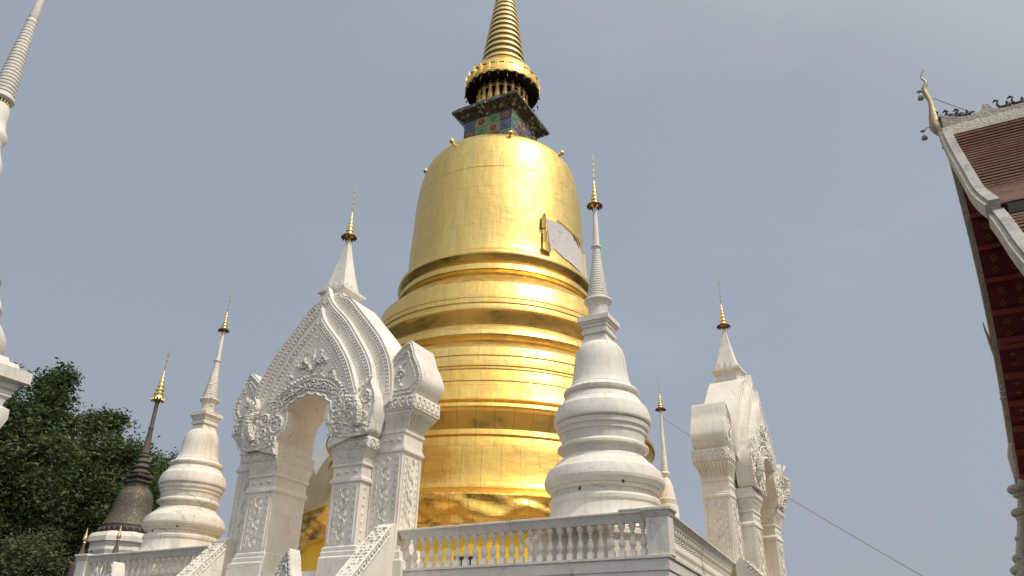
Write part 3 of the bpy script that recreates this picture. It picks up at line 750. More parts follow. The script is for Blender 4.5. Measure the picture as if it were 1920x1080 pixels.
for c in st2.children:
    if c.type == 'MESH' and c.data.materials[0] == M_white:
        c.data = c.data.copy(); c.data.materials[0] = M_old
for s_ in (st1, st2): s_['group'] = GW

# thin distant stupa at the right
t = thing('white_stupa', azp(11.28, 38), RZ, 'small slender white stupa peeping out behind the large corner stupa', 'stupa', GW)
q = MB(); q.lathe([(9.35,.42),(9.3,.5),(7,.6),(6.5,.9),(6.3,1.0),(ZF,1.1)], 32); q.build('drum', M_white, t, 30)
q = MB(); q.lathe([(10.62,.14),(10.4,.26),(10.1,.34),(9.8,.39),(9.62,.42),(9.58,.47),(9.48,.47),(9.42,.44),(9.36,.44)], 40); q.build('bell', M_white, t, 30)
q = MB(); pr = []
for i in range(14): f = i/14; z = 12.9-2.0*f; r = .07+.09*f; pr += [(z,r*.92),(z-.03,r),(z-.09,r),(z-.12,r*.92)]
q.lathe([(13.95,.05),(13.0,.075)]+pr+[(10.86,.22),(10.8,.24),(10.74,.22),(10.6,.14)], 24); q.build('spire', M_white, t, 30)
fo = MB(); fo.lathe([(14.0,.05),(13.9,.055)], 10); f = fo.build('finial', M_gold_dull, t, 40); umbrella_finial(f, 14.0, 1.75, .24)

# dark weathered stupa at the left
t = thing('weathered_stupa', azp(-24.9, 40), RZ, 'dark weathered stupa with flaking gilt bell on a white base, before the trees', 'stupa')
q = MB(); q.lathe([(7.35,1.15),(7.25,1.42),(7.1,1.5),(6.9,1.5),(6.85,1.4),(6.7,1.36),(6.55,1.40),(6.4,1.34),(5.9,1.36),(5.6,1.55),(0,1.7)], 8, a0=PI/8, a1=2*PI+PI/8); q.build('octagonal_base', M_white, t, 20)
q = MB(); q.lathe([(7.68,.95),(7.62,1.12),(7.5,1.16),(7.36,1.12),(7.3,1.0)], 48); q.build('lotus_ring', mat('dark_purple_lacquer', (.05,.03,.035), .6), t, 30)
q = MB()
for k in range(28): a = 2*PI*k/28; q.ball((1.15*math.cos(a),1.15*math.sin(a),7.46), .075, 5, 4, (1,1,1.1))
q.build('lotus_petals', M_darkstone, [c for c in t.children if c.name.startswith('lotus_ring')][0], 40)
q = MB(); q.lathe([(9.4,.40),(9.3,.58),(9.12,.7),(8.85,.77),(8.5,.80),(8.2,.86),(7.95,.96),(7.75,1.06),(7.66,1.1)], 48); q.build('bell', M_mottled, t, 30)
q = MB(); q.stack(-.3,.3,-.3,.3, [(9.3,.1),(9.45,.02),(9.62,0),(9.66,.1),(9.72,.1),(9.8,0),(9.86,.16),(9.95,.18),(10.0,.05)]); q.build('square_throne', M_darkstone, t, 20)
q = MB(); pr = [(13.5,.09),(12.3,.09),(12.25,.12),(12.15,.12),(12.1,.1),(11.1,.17),(11.0,.20)]
for i in range(4): z = 10.95-.26*i; r = .22+.07*i; pr += [(z,r*.75),(z-.06,r),(z-.11,r),(z-.16,r*.72)]
q.lathe(pr+[(9.98,.3)], 32); q.build('ringed_spire', M_darkstone, t, 30)
fo = MB(); fo.lathe([(13.9,.1),(13.75,.26),(13.66,.28),(13.6,.24),(13.5,.1)], 20)
for k in range(12): a = 2*PI*k/12; fo.ball((.27*math.cos(a),.27*math.sin(a),13.58), .045, 5, 4, (1,1,1.6))
f = fo.build('finial', M_gold, t, 40)
q = MB(); pr = []
for i in range(6): z = 15.1-.21*i; r = .05+.035*i; pr += [(z,r*.6),(z-.08,r*.7),(z-.14,r),(z-.2,r)]
q.lathe(pr+[(13.8,.2)], 20); q.build('gilt_tiers', M_gold, f, 30)
q = MB(); q.tube([(0,0,15.0),(0,0,16.3)], [.03,.008], 6)
for z in (15.3,15.6,15.9): q.lathe([(z+.03,.01),(z,.05),(z-.02,.01)], 8)
q.build('rod', M_gold_dull, f, 40)

# two small gilt spikes behind the left railing
for (x, y, lab) in ((165, 990, 'small gold tipped spirelet over the left end of the railing'), (228, 985, 'small gold tipped spirelet in front of the white octagonal base')):
    pz = at(x, y, 36); t = thing('spirelet', (pz.x, pz.y, 0), 0, lab, 'spire', 'small gold tipped spirelets behind the left railing')
    q = MB(); q.lathe([(pz.z-.55,.045),(pz.z-.75,.06),(pz.z-1.1,.13),(pz.z-1.35,.22),(pz.z-1.4,.3),(pz.z-2.2,.32),(pz.z-2.4,.5),(0,.55)], 16); q.build('shaft', M_darkstone, t, 30)
    q = MB(); q.lathe([(pz.z,.008),(pz.z-.2,.035),(pz.z-.36,.07),(pz.z-.45,.09),(pz.z-.53,.05),(pz.z-.56,.07),(pz.z-.6,.04)], 14); q.build('gilt_tip', M_gold, t, 40)

# ------------------------------------------------------------------ the near tower at the left edge
t = thing('white_tower_shrine', azp(-39.55, 12), RZ, 'cream stupa on a tall corniced pedestal, cut off by the left picture edge', 'stupa')
q = MB(); pr = []
for i in range(22): f = i/22; z = 10.75-1.42*f; r = .075+.085*f; pr += [(z,r*.9),(z-.015,r),(z-.045,r),(z-.06,r*.9)]
q.lathe([(13.0,.01),(12.2,.03),(11.4,.045),(10.9,.07),(10.86,.055),(10.8,.08)]+pr+[(9.3,.17),(9.24,.18),(9.2,.15)], 32); q.build('ringed_spire', M_white, t, 25)
q = MB()
for k in range(20): a = 2*PI*k/20; q.tube([(.135*math.cos(a),.135*math.sin(a),9.24),(.13*math.cos(a),.13*math.sin(a),9.14)], .016, 5)
q.lathe([(9.22,.115),(9.12,.115)], 20); q.build('dark_collar', M_gold_dark, t, 40)
q = MB(); q.lathe([(9.14,.14),(9.08,.165),(8.9,.17),(8.72,.2),(8.64,.25),(8.58,.26),(8.5,.23),(8.42,.22),(8.3,.26),(8.18,.31),(8.05,.33),(7.9,.30)], 32); q.build('vase_neck', M_white, t, 40)
q = MB(); q.lathe([(7.95,.22),(7.8,.36),(7.4,.45),(7.0,.53),(6.7,.62),(6.5,.72),(6.4,.78),(6.3,.72),(6.2,.76),(6.1,.86),(5.98,.9),(5.88,.86),(5.82,.84),(5.72,.98),(5.6,1.05),(5.45,1.07),(5.35,1.03),(5.28,1.0)], 48); q.build('bell', M_white, t, 40)
q = MB(); q.stack(-.84,.84,-.84,.84, [(3.7,.0),(4.3,.0),(4.35,.11),(4.5,.15),(4.62,.14),(4.66,.07),(4.74,.09),(4.78,.12),(4.85,.12),(4.88,.15),(4.95,.16),(4.97,.24),(5.12,.24),(5.14,.12),(5.22,.1),(5.24,.02),(5.3,.0)]); q.build('cornice', M_white, t, 20)
q = MB(); q.stack(-.9,.9,-.9,.9, [(0,.3),(.6,.3),(.7,.15),(1.2,.1),(1.3,0),(3.7,0)]); q.build('pedestal', M_wall, t, 20)

# ------------------------------------------------------------------ the golden stupa
ch = thing('golden_stupa', C0, RZ, 'huge golden bell shaped stupa with ringed spire, wrapped in gold sheet', 'stupa')
def wob(amp, k1=3, k2=2.3, ph=0.):
    return lambda a, z: amp*(math.sin(k1*a+2.1*z+ph)*.5+math.sin(7*a+k2*z+ph*2)*.3+math.sin(13*a-3.1*z)*.2)
SEG = 160
def part(name, prof, mt, w_=None, ang=30, parent=ch):
    q = MB(); q.lathe(prof, SEG, (0,0), w_); return q.build(name, mt, parent, ang)
belp = [(24.78,1.2),(24.74,1.8),(24.64,2.4),(24.46,2.92),(24.18,3.32),(23.82,3.57),(23.35,3.72),(22.8,3.83),(21.9,3.92),(20.8,3.98),(19.8,4.015),(18.9,4.04),(18.2,4.07),(17.85,4.11),(17.72,4.16)]
bell = part('bell', [(p.y, p.x) for p in smooth([Vector((r, z, 0)) for z, r in belp], 3)], M_gold_bell, wob(.012))
q = MB(); q.lathe([(22.02,3.90),(22.015,3.918),(21.995,3.918),(21.99,3.90)], SEG); q.build('sheet_seam', M_gold_bell, bell, 60)
part('bell_rim', [(17.76,4.12),(17.7,4.18),(17.6,4.33),(17.5,4.42),(17.4,4.44),(17.33,4.43),(17.22,4.36),(17.08,4.24),(17.0,4.16),(16.97,4.30),(16.9,4.36),(16.72,4.42),(16.62,4.44),(16.58,4.42),(16.5,4.3),(16.38,4.22),(16.34,4.3)], M_gold_ring, wob(.008), 13)
part('upper_ring', [(16.36,4.26),(16.3,4.46),(16.1,4.62),(15.95,4.80),(15.78,4.98),(15.70,5.06),(15.2,5.18),(14.78,5.25),(14.72,5.25),(14.68,5.22),(14.62,5.24),(14.5,5.30),(14.42,5.30),(14.36,5.24),(14.1,5.08),(13.9,5.0),(13.84,5.0)], M_gold_ring, wob(.02), 13)
part('middle_ring', [(13.86,4.98),(13.8,5.16),(13.7,5.32),(13.5,5.45),(13.3,5.52),(13.24,5.50),(13.1,5.38),(13.0,5.34),(12.96,5.44)], M_gold_ring, wob(.012), 13)
part('lower_ring', [(12.98,5.40),(12.93,5.56),(12.82,5.70),(12.68,5.86),(12.6,5.94),(12.2,6.03),(11.88,6.10),(11.82,6.10),(11.78,6.07),(11.72,6.1),(11.66,6.16)], M_gold_ring, wob(.012), 13)
part('upper_drum', [(11.68,6.13),(11.4,6.2),(11.0,6.3),(10.6,6.38),(10.5,6.42),(10.47,6.5),(10.4,6.56),(10.34,6.5),(10.31,6.56),(10.24,6.66),(10.12,6.7),(10.05,6.68),(9.98,6.6),(9.8,6.5),(9.5,6.38),(9.42,6.36),(9.38,6.46),(9.2,6.5),(9.16,6.44)], M_gold_drum, wob(.012), 13)
part('lower_drum', [(9.18,6.42),(9.1,6.46),(8.6,6.48),(8.0,6.52),(7.6,6.58),(7.42,6.66),(7.36,6.72)], M_gold_drum, wob(.015), 28)
def crumple(a, z):
    f = max(0, min(1, (7.3-z)*2))
    return f*(.035*math.sin(5*a+3*z)+.03*math.sin(11*a-7*z+1)+.03*math.sin(23*a+9*z)+.025*abs(math.sin(17*a-5*z)))-.03
zs = [7.38-.05*i for i in range(29)]
sk = []
for z in zs:
    r = 6.72+(7.42-6.72)*min(1, max(0, (7.36-z)/.3)) if z > 7.06 else 7.42-.10*(7.06-z)
    sk.append((z, r))
q = MB(); q.lathe(sk+[(5.93,7.2),(5.92,6.95)], 260, (0,0), crumple); q.build('skirt', M_gold_skirt, ch, 60)
q = MB(); q.lathe([(6.1,6.9),(5.9,6.9),(ZF-.1,7.1)], SEG); q.build('foot_drum', M_wall, ch, 30)
q = MB()
for zc, rc in ((14.95,5.225),(12.25,6.035),(11.2,6.26)):
    q.lathe([(zc+.03,rc-.02),(zc+.02,rc+.018),(zc-.02,rc+.022),(zc-.03,rc-.02)], SEG, (0,0), wob(.012))
q.build('sheet_overlap', M_gold_ring, ch, 20)
# knobs on the shoulder
for k in range(8):
    a = R(-172+45*k)-RZ; q = MB()
    p0 = Vector((3.42*math.cos(a), 3.42*math.sin(a), 23.86)); nrm = Vector((math.cos(a)*.8, math.sin(a)*.8, .6)).normalized()
    q.tube([p0, p0+nrm*.24], .06, 8); q.ball(p0+nrm*.28, .125, 10, 8); q.build('knob', M_gold, ch, 50)
# exposed plaster patch and the peeled sheet beside it
def bellr(z):
    for (z1, r1), (z0, r0) in zip(belp, belp[1:]):
        if z0 <= z <= z1: return r0+(r1-r0)*(z-z0)/(z1-z0)
    return 4.1
def bp(th, z, o=0.): a = R(th)-RZ; r = bellr(z)+o; return (r*math.cos(a), r*math.sin(a), z)
tops = [(-58,19.62),(-54,19.64),(-50,19.63),(-49,19.72),(-45,19.68),(-41,19.6),(-37,19.52),(-34,19.5),(-31,19.52),(-28,19.3),(-25,19.33),(-21,19.2),(-17,19.1),(-16,18.9)]
bots = [(-56,18.1),(-53,18.25),(-50,18.16),(-48,18.1),(-45,18.0),(-41,17.97),(-37,17.95),(-34,17.93),(-31,17.92),(-28,17.9),(-25,17.9),(-21,17.9),(-17,17.88),(-15,17.88)]
q = MB(); nz = 7; vs = []; fs = []
for i, (a, b) in enumerate(zip(tops, bots)):
    for j in range(nz+1):
        f = j/nz; vs.append(bp(a[0]+(b[0]-a[0])*f, a[1]+(b[1]-a[1])*f, .022))
for i in range(len(tops)-1):
    for j in range(nz): k = i*(nz+1)+j; fs.append((k, k+1, k+nz+2, k+nz+1))
q.add(vs, fs); q.build('exposed_plaster', M_bare, ch, 60)
q = MB()
def strip(rows):
    vs = [p for r_ in rows for p in r_]; n_ = len(rows[0]); fs = []
    for i in range(len(rows)-1):
        for j in range(n_-1): k = i*n_+j; fs.append((k,k+1,k+n_+1,k+n_))
    q.add(vs, fs)
strip([[bp(-58.5,z,.03) for z in (19.85,19.4,19.0)],[bp(-60.5,z,.12) for z in (19.82,19.42,19.05)],[bp(-62.4,z,.13) for z in (19.6,19.3,19.0)]])
strip([[bp(-57.8,z,.03) for z in (18.98,18.6,18.25)],[bp(-60.,z,.10) for z in (19.0,18.62,18.22)],[bp(-61.6,z,.10) for z in (18.98,18.6,18.2)]])
strip([[bp(-56,z,.05) for z in (18.35,18.1,17.86)],[bp(-58.5,z,.20) for z in (18.42,18.15,17.8)],[bp(-62.3,z,.16) for z in (18.25,18.1,17.95)]])
q.build('peeled_sheet', mat('back_of_gold_sheet', (.45,.32,.10), .45, .9), ch, 60)
q = MB()
strip([[bp(th, z, o) for th, z in ((-50,19.74),(-45,19.7),(-41,19.62),(-37,19.56),(-33,19.52),(-30,19.56),(-27,19.5))] for o, dz in ((.03,0),(.07,0))])
strip([[bp(-16.2,z,.03) for z in (19.2,18.6,18.0)],[bp(-15.4,z,.12) for z in (19.2,18.6,18.0)]])
strip([[bp(th, z, .03) for th, z in ((-33,19.6),(-30,19.62),(-27,19.5),(-25,19.4))],[bp(th, z-.16, .13) for th, z in ((-33,19.6),(-30,19.62),(-27,19.5),(-25,19.4))]])
q.build('torn_edge', M_gold_dark, ch, 60)
# square pedestal, tiled throne, cornice
q = MB(); q.stack(-1.42,1.42,-1.42,1.42, [(24.3,.06),(25.1,.0),(25.24,.0)]); q.build('square_pedestal', M_gold_bell, ch, 20)
hs_ = 1.36
q = MB(); q.box(-hs_,hs_,-hs_,hs_, 25.2, 26.95); thr = q.build('tiled_throne', M_grout, ch, 0)
q = MB(); mats = [M_tile_blue, M_tile_orange, M_tile_green, M_tile_red]; seq = [[0,1,2,3],[3,2,1,0],[1,0,3,2]]
for a in range(4):
    q.T = Matrix.Rotation(a*PI/2, 4, 'Z'); cw = 2*hs_/4; chh = 1.74/3
    for r_ in range(3):
        for c_ in range(4):
            x0 = -hs_+cw*c_; z0 = 26.95-chh*(r_+1); q.mi = seq[(r_+a) % 3][(c_+a) % 4]
            q.box(x0+.02, x0+cw-.02, -hs_-.02, -hs_-.002, z0+.015, z0+chh-.02)
            cx, cz = x0+cw/2, z0+chh/2
            q.mi = (q.mi+2) % 4 if (c_+r_) % 2 else q.mi
            for k in range(8): an = 2*PI*k/8; q.ball((cx+.13*math.cos(an), -hs_-.03, cz+.13*math.sin(an)), .055, 6, 4, (1,.5,1))
            q.mi = 1; q.ball((cx,-hs_-.05,cz), .05, 6, 4)
q.T = None; q.build('flower_tiles', mats, thr, 40)
q = MB(); q.stack(-hs_,hs_,-hs_,hs_, [(26.9,.0),(26.96,.06),(27.02,.05),(27.08,.14),(27.26,.38),(27.32,.44),(27.36,.49),(27.5,.49),(27.52,.43),(27.64,.41),(27.64,.3),(27.72,.28),(27.74,.1),(27.9,.05),(27.95,-.1)])
co = q.build('cornice', M_mosaic, ch, 20)
q = MB()
for a in range(4):
    q.T = Matrix.Rotation(a*PI/2, 4, 'Z')
    for k in range(16): x = -1.6+3.2*k/15; leafshape(q, x, -hs_-.2, 27.08, .07, .18, 0, .03)
q.T = None; q.build('leaf_frieze', mat('blackened_gilding', (.12,.085,.04), .6, .4), co, 40)
# ring of standing figures under the canopy
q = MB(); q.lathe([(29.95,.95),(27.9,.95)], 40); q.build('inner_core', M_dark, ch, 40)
fm = None
for k in range(20):
    a = 2*PI*k/20; 
    if fm is None:
        q = MB(); q.lathe([(1.62,.01),(1.55,.035),(1.48,.045),(1.45,.075),(1.36,.085),(1.28,.06),(1.24,.05),(1.2,.12),(1.1,.15),(.9,.12),(.75,.11),(.5,.15),(.2,.17),(.12,.12),(.1,.2),(0,.2)], 12)
        for s in (-1,1): q.tube([(.02,s*.12,1.16),(.06,s*.17,.95),(.1,s*.08,.85)], [.045,.04,.03], 6)
        o = q.build('standing_figure', M_gold_dull, ch, 50); fm = o
    else: o = fm.copy(); COL.objects.link(o); o.parent = ch
    o.location = (1.22*math.cos(a), 1.22*math.sin(a), 27.96); o.rotation_euler = (0,0,a)
# canopy bowl
q = MB(); q.lathe([(30.95,1.0),(30.75,1.15),(30.6,1.2),(30.55,1.5),(30.4,1.66),(30.1,1.82),(29.8,1.9),(29.6,1.93),(29.45,1.94),(29.34,1.94),(29.32,1.87),(29.4,1.84),(29.8,1.7),(29.95,1.4),(29.98,.9)], 96)
can = q.build('canopy', M_gold_ring, ch, 40)
q = MB(); q.lathe([(29.96,1.38),(29.8,1.68),(29.5,1.80),(29.33,1.845)], 96); q.build('canopy_lining', M_dark, can, 40)
q = MB(); n = 26
for k in range(n):
    a = 2*PI*(k+.5)/n
    q.T = Matrix.Rotation(a+PI/2, 4, 'Z')
    q.box(-.21,-.19,-1.952,-1.9,29.36,30.0); q.box(-.12,.12,-1.948,-1.9,29.46,29.49); q.box(-.12,.12,-1.93,-1.88,29.86,29.89)
    leafshape(q, 0, -1.93, 29.55, .07, .25, 0, .02)
    leafshape(q, 0, -1.9, 29.38, .2, -.12, 0, .02)
q.T = None; q.build('embossed_panels', M_gold_ring, can, 40)
q = MB(); q.T = None
q.tube([(0,0,0),(0,0,-.22)], .012, 4); q.lathe([(-.2,.02),(-.25,.045),(-.32,.06)], 8); q.ball((.03,0,-.4), .045, 5, 4, (1,.4,1.3)); hb = q.build('hanging_bell', M_dark, can, 40)
for k in range(26):
    a = 2*PI*k/26+.03; b_ = hb if k == 0 else hb.copy()
    if k: COL.objects.link(b_); b_.parent = can
    b_.location = (1.93*math.cos(a), 1.93*math.sin(a), 29.33); b_.rotation_euler = (0,0,a); b_.scale = (.8,.8,random.uniform(.5,1.6))
# ringed spire
pr = []; z = 30.9; r = 1.1; zz = z
levels = []
while zz < 40:
    f = (zz-30.9)/9.1; rr = 1.17*(1-f)**1.05*.97+.05; dz = .47*(1-.55*f); levels.append((zz, rr, dz)); zz += dz
for zz, rr, dz in reversed(levels):
    pr += [(zz+dz*.99, rr*.90),(zz+dz*.84, rr*.93),(zz+dz*.62, rr*1.0),(zz+dz*.42, rr*1.035),(zz+dz*.22, rr*1.02),(zz+dz*.1, rr*.97),(zz+dz*.03, rr*.91)]
q = MB(); q.lathe([(40.6,.03)]+pr+[(30.8,1.0)], 72); q.build('ringed_spire', M_gold, ch, 60)
# yellow cloth wound round the foot
q = MB(); q.lathe([(5.98,7.06),(5.6,7.08),(5.2,7.1),(4.7,7.12),(ZF+.02,7.15)], 240, (0,0), lambda a, z: .02*math.sin(60*a+z)+.012*math.sin(97*a))
for v in range(0): pass
cl_ = q.build('yellow_cloth', M_cloth, None, 60); cl_.location = C0; tag(cl_, 'bright yellow cloth wound round the foot of the golden stupa', 'cloth')

# ------------------------------------------------------------------ two floodlights behind the long railing
for (x, lab) in ((862, 'left one of two black floodlights behind the balusters'), (885, 'right one of two black floodlights behind the balusters')):
    pz = at(x, 1046, 22.6); t = thing('floodlight', (pz.x, pz.y, ZF), R(10), lab, 'lamp', 'floodlights behind the balusters')
    q = MB(); q.lathe([(.03,.1),(0,.11)], 14); q.tube([(0,0,.02),(0,0,.12)], .02, 6); q.build('stand', M_black, t, 40)
    q = MB(); zt = pz.z-ZF
    q.add([(-.09,-.06,zt-.22),(.09,-.06,zt-.22),(.09,.06,zt-.22),(-.09,.06,zt-.22),(-.16,-.1,zt+.03),(.16,-.1,zt+.03),(.16,.1,zt+.03),(-.16,.1,zt+.03)],[(0,3,2,1),(4,5,6,7),(0,1,5,4),(1,2,6,5),(2,3,7,6),(3,0,4,7)])
    q.tube([(0,0,.1),(0,0,zt-.2)], .02, 6); q.build('lamp_head', M_black, t, 30)

# ------------------------------------------------------------------ overhead cable
pa = at(1236, 779, 45); pb = at(1740, 1086, 34); pc = pa.lerp(pb, .5)-Vector((0,0,.12))
pts = []
for i in range(41):
    f = i/40; p = pa.lerp(pb, f); p = p-Vector((0,0,.5*4*f*(1-f)*.35)); pts.append(p)
q = MB(); q.tube(pts, .015, 5); tag(q.build('overhead_cable', M_wire, None, 60), 'thin dark cable sagging across the sky behind the right gate', 'cable')

# ------------------------------------------------------------------ temple hall at the right
P = at(1768, 250, 20.0); ZR = P.z
hall = thing('temple_hall', (P.x, P.y, 0), RZ, 'temple hall with tiled roof and red painted soffit at the right edge', 'temple')
nearp = [(0,ZR),(.72,ZR-1.05),(1.38,12.95),(2.08,12.1),(2.75,11.3),(3.5,10.65),(4.4,9.97)]
tier2 = [(4.25,9.85),(4.95,9.19),(5.6,8.5),(6.3,7.85),(7.4,6.95),(8.6,6.1)]
farp = [(0,ZR-.0),(.12,13.9),(.3,13.0),(.62,11.9),(1.2,10.8),(1.8,10.1),(2.15,9.75)]
far2 = [(2.2,9.72),(2.9,9.15),(3.9,8.45),(5.0,7.8),(6.0,7.1),(7.1,6.35),(8.0,5.8)]
LEN = 14
def slope_curve(pts, n): return [(p.x, p.y) for p in resample(smooth([Vector((a,b,0)) for a,b in pts], 6), n)]
def roof(name, pts, sgn, courses, t0, t1, mt):
    """tile courses as overlapping slats; local y = -sgn*s"""
    c = slope_curve(pts, courses+1); q = MB()
    for i in range(courses):
        (s0,z0),(s1,z1) = c[i], c[i+1]; d = Vector((s1-s0, z1-z0)).normalized(); nn = Vector((-d.y, d.x))
        if nn.y < 0: nn = -nn
        a = Vector((s0,z0))+nn*.01; b = Vector((s1,z1))+nn*.085; b2 = Vector((s1,z1))+nn*.005
        q.add([(t0,-sgn*a.x,a.y),(t1,-sgn*a.x,a.y),(t0,-sgn*b.x,b.y),(t1,-sgn*b.x,b.y),(t0,-sgn*b2.x,b2.y),(t1,-sgn*b2.x,b2.y)], [(0,1,3,2)]); b1 = b.lerp(b2, .45); q.mi = 1; q.add([(t0,-sgn*b.x,b.y),(t1,-sgn*b.x,b.y),(t0,-sgn*b1.x,b1.y),(t1,-sgn*b1.x,b1.y)], [(0,1,3,2)])
        b3 = b2-d*.03; q.mi = 2; q.add([(t0,-sgn*b1.x,b1.y),(t1,-sgn*b1.x,b1.y),(t0,-sgn*b3.x,b3.y),(t1,-sgn*b3.x,b3.y)], [(0,1,3,2)]); q.mi = 0
    return q.build(name, [mt, M_tile_edge, M_tile_dark], hall, 0)
roof('roof', nearp, 1, 36, .08, LEN, M_tiles); roof('roof', tier2, 1, 30, .1, LEN, M_tiles)
roof('roof', farp, -1, 40, .08, LEN, M_tiles); roof('roof', far2, -1, 46, .1, LEN, M_tiles)
def offs(pts, d, sgn, n=30):
    c = slope_curve(pts, n); out = []
    for i, (s0, z0) in enumerate(c):
        a = Vector(c[max(0,i-1)]); b = Vector(c[min(n-1,i+1)]); t_ = (b-a).normalized(); nn = Vector((-t_.y, t_.x))
        if nn.y < 0: nn = -nn
        out.append((s0+nn.x*d, z0+nn.y*d))
    return out
def board(name, pts, sgn, t0, t1, d0, d1, mt, n=30, ang=30):
    a = offs(pts, d0, sgn, n); b = offs(pts, d1, sgn, n); q = MB(); vs = []; fs = []
    for i in range(n):
        vs += [(t0,-sgn*a[i][0],a[i][1]),(t1,-sgn*a[i][0],a[i][1]),(t1,-sgn*b[i][0],b[i][1]),(t0,-sgn*b[i][0],b[i][1])]
    for i in range(n-1):
        for k in range(4): fs.append((i*4+k, i*4+(k+1)%4, i*4+4+(k+1)%4, i*4+4+k))
    fs += [(0,1,2,3), tuple(n*4-4+k for k in range(4))]
    q.add(vs, fs); return q.build(name, mt, hall, ang)
M_lichen = mat('lichen_grey_stucco', (.3,.28,.27), .9, 0, plaster((.44,.41,.38), (.17,.15,.15), 1.1))
board('coping_cap', nearp, 1, -.02, .17, .075, .15, M_lichen); board('coping_cap', tier2, 1, -.0, .19, .075, .15, M_lichen)
# rake copings (cream stucco) and the red soffit below the tiles
board('rake_coping', nearp, 1, -.10, .16, -.20, .08, M_cream); board('rake_coping', tier2, 1, -.08, .18, -.20, .08, M_cream)
board('rake_coping', farp, -1, -.03, .10, -.12, .04, M_cream); board('rake_coping', far2, -1, -.03, .10, -.12, .04, M_cream)
board('soffit', [(.6,ZR-.9),(1.38,12.95),(2.08,12.1),(2.75,11.3),(3.5,10.65),(4.4,9.97)], 1, .2, LEN, -.16, -.01, M_red); board('soffit', tier2, 1, .22, LEN, -.16, -.01, M_red)
sof = board('soffit', [(.17,13.75),(.3,13.0),(.62,11.9),(1.2,10.8),(1.8,10.1),(2.15,9.75)], -1, .1, LEN, -.14, -.01, M_red); sof2 = board('soffit', far2, -1, .1, LEN, -.14, -.01, M_red)
# ribs and gold stencilled lozenges under the far slope
q = MB(); dm = MB()
for pts in (farp, far2):
    a = offs(pts, -.15, -1, 121); b = offs(pts, -.27, -1, 121); dd = offs(pts, -.152, -1, 121)
    Ls_ = sum((Vector(y_)-Vector(x_)).length for x_, y_ in zip(a, a[1:])); nb = max(3, round(Ls_/.88))
    for k in range(1 if pts is farp else 0, nb+1):
        i = min(118, int(120*k/nb)); j = min(120, i+max(2, int(120*.13/Ls_)))
        A0, A1, B0, B1 = a[i], a[j], b[i], b[j]
        q.add([(tt, s0[0], s0[1]) for tt in (.12, 3.5) for s0 in (A0, A1, B1, B0)], [(0,1,2,3),(7,6,5,4),(0,4,5,1),(1,5,6,2),(2,6,7,3),(3,7,4,0)])
        if k < nb:
            for f in (.4, .78):
                ii = min(119, int(120*(k+f)/nb)); h = max(1, int(120*.10/Ls_))
                for c_ in range(4):
                    dm = MB(); tt = .38+.40*c_; P0, Pm, P1 = dd[max(0,ii-h)], dd[ii], dd[min(120,ii+h)]
                    m0, m1 = dd[max(0,ii-h//2)], dd[min(120,ii+h//2)]
                    dm.add([(tt,P0[0],P0[1]),(tt+.085,Pm[0],Pm[1]),(tt,P1[0],P1[1]),(tt-.085,Pm[0],Pm[1]),(tt,m0[0],m0[1]),(tt+.045,Pm[0],Pm[1]),(tt,m1[0],m1[1]),(tt-.045,Pm[0],Pm[1])],
                           [(0,1,5,4),(1,2,6,5),(2,3,7,6),(3,0,4,7)]); dm.build('stencilled_lozenge', M_diamond, sof, 0)
q.build('ceiling_rib', M_redband, sof, 0)
# near eave under the first tier, fascia
q = MB(); q.box(.25, LEN, -4.40, -4.30, 9.50, 9.74); q.build('eave_board', M_redband, hall, 0)
q = MB(); q.box(.25, LEN, -4.46, -4.05, 9.745, 9.96); q.build('eave_gap_shade', M_dark, hall, 0)  # dark strip painting in the shade of the gap below the tiles
# black panel painting in the shaded gap at the far slope's tier step
q = MB(); q.box(.7, 3.4, 2.1, 2.45, 9.38, 9.42); q.build('tier_gap_shade', M_black, hall, 0)
# ridge
q = MB(); q.prism([(.02,ZR-.3),(LEN,ZR-.3),(LEN,ZR+.26),(1.45,ZR+.25),(1.22,ZR+.31),(1.12,ZR+.5),(1.02,ZR+.52),(.95,ZR+.33),(.75,ZR+.27),(.5,ZR+.31),(.25,ZR+.40),(.04,ZR+.55)], -.1, .1)
q.stack(.1, LEN, -.1, .1, [(ZR-.30,.19),(ZR-.2,.17),(ZR+.04,.10),(ZR+.06,.0)]); q.build('ridge_beam', M_cream, hall, 30)
# row of bird ornaments on the ridge
for k, (x, y) in enumerate(((1768,219),(1789,224),(1811,227),(1890,214),(1918,202))):
    hp = at(x, y, 20.0); tt = (hp-Vector((P.x,P.y,0))).dot(-dL); zb = ZR+.24 if k > 2 else ZR+.37-.045*k
    zb += .03; q = MB(); q.T = Matrix.Translation((tt,0,zb)) @ Matrix.Scale(1.45,4) @ Matrix.Translation((-tt,0,-zb)); q.lathe([(zb+.05,.02),(zb-.05,.02)], 6, (tt,0))
    q.tube([(tt-.09,0,zb+.06),(tt-.02,0,zb+.035),(tt+.06,0,zb+.04),(tt+.14,0,zb+.09),(tt+.19,0,zb+.07)], [.02,.045,.045,.02,.006], 7)
    q.tube([(tt-.05,0,zb+.05),(tt-.09,0,zb+.13),(tt-.06,0,zb+.2),(tt-.1,0,zb+.225),(tt-.15,0,zb+.19)], [.026,.02,.018,.022,.006], 6)
    q.tube([(tt+.04,0,zb+.05),(tt+.07,0,zb+.14),(tt+.1,0,zb+.09)], [.02,.025,.008], 5)
    b_ = q.build('ridge_bird', M_dark, hall, 50)
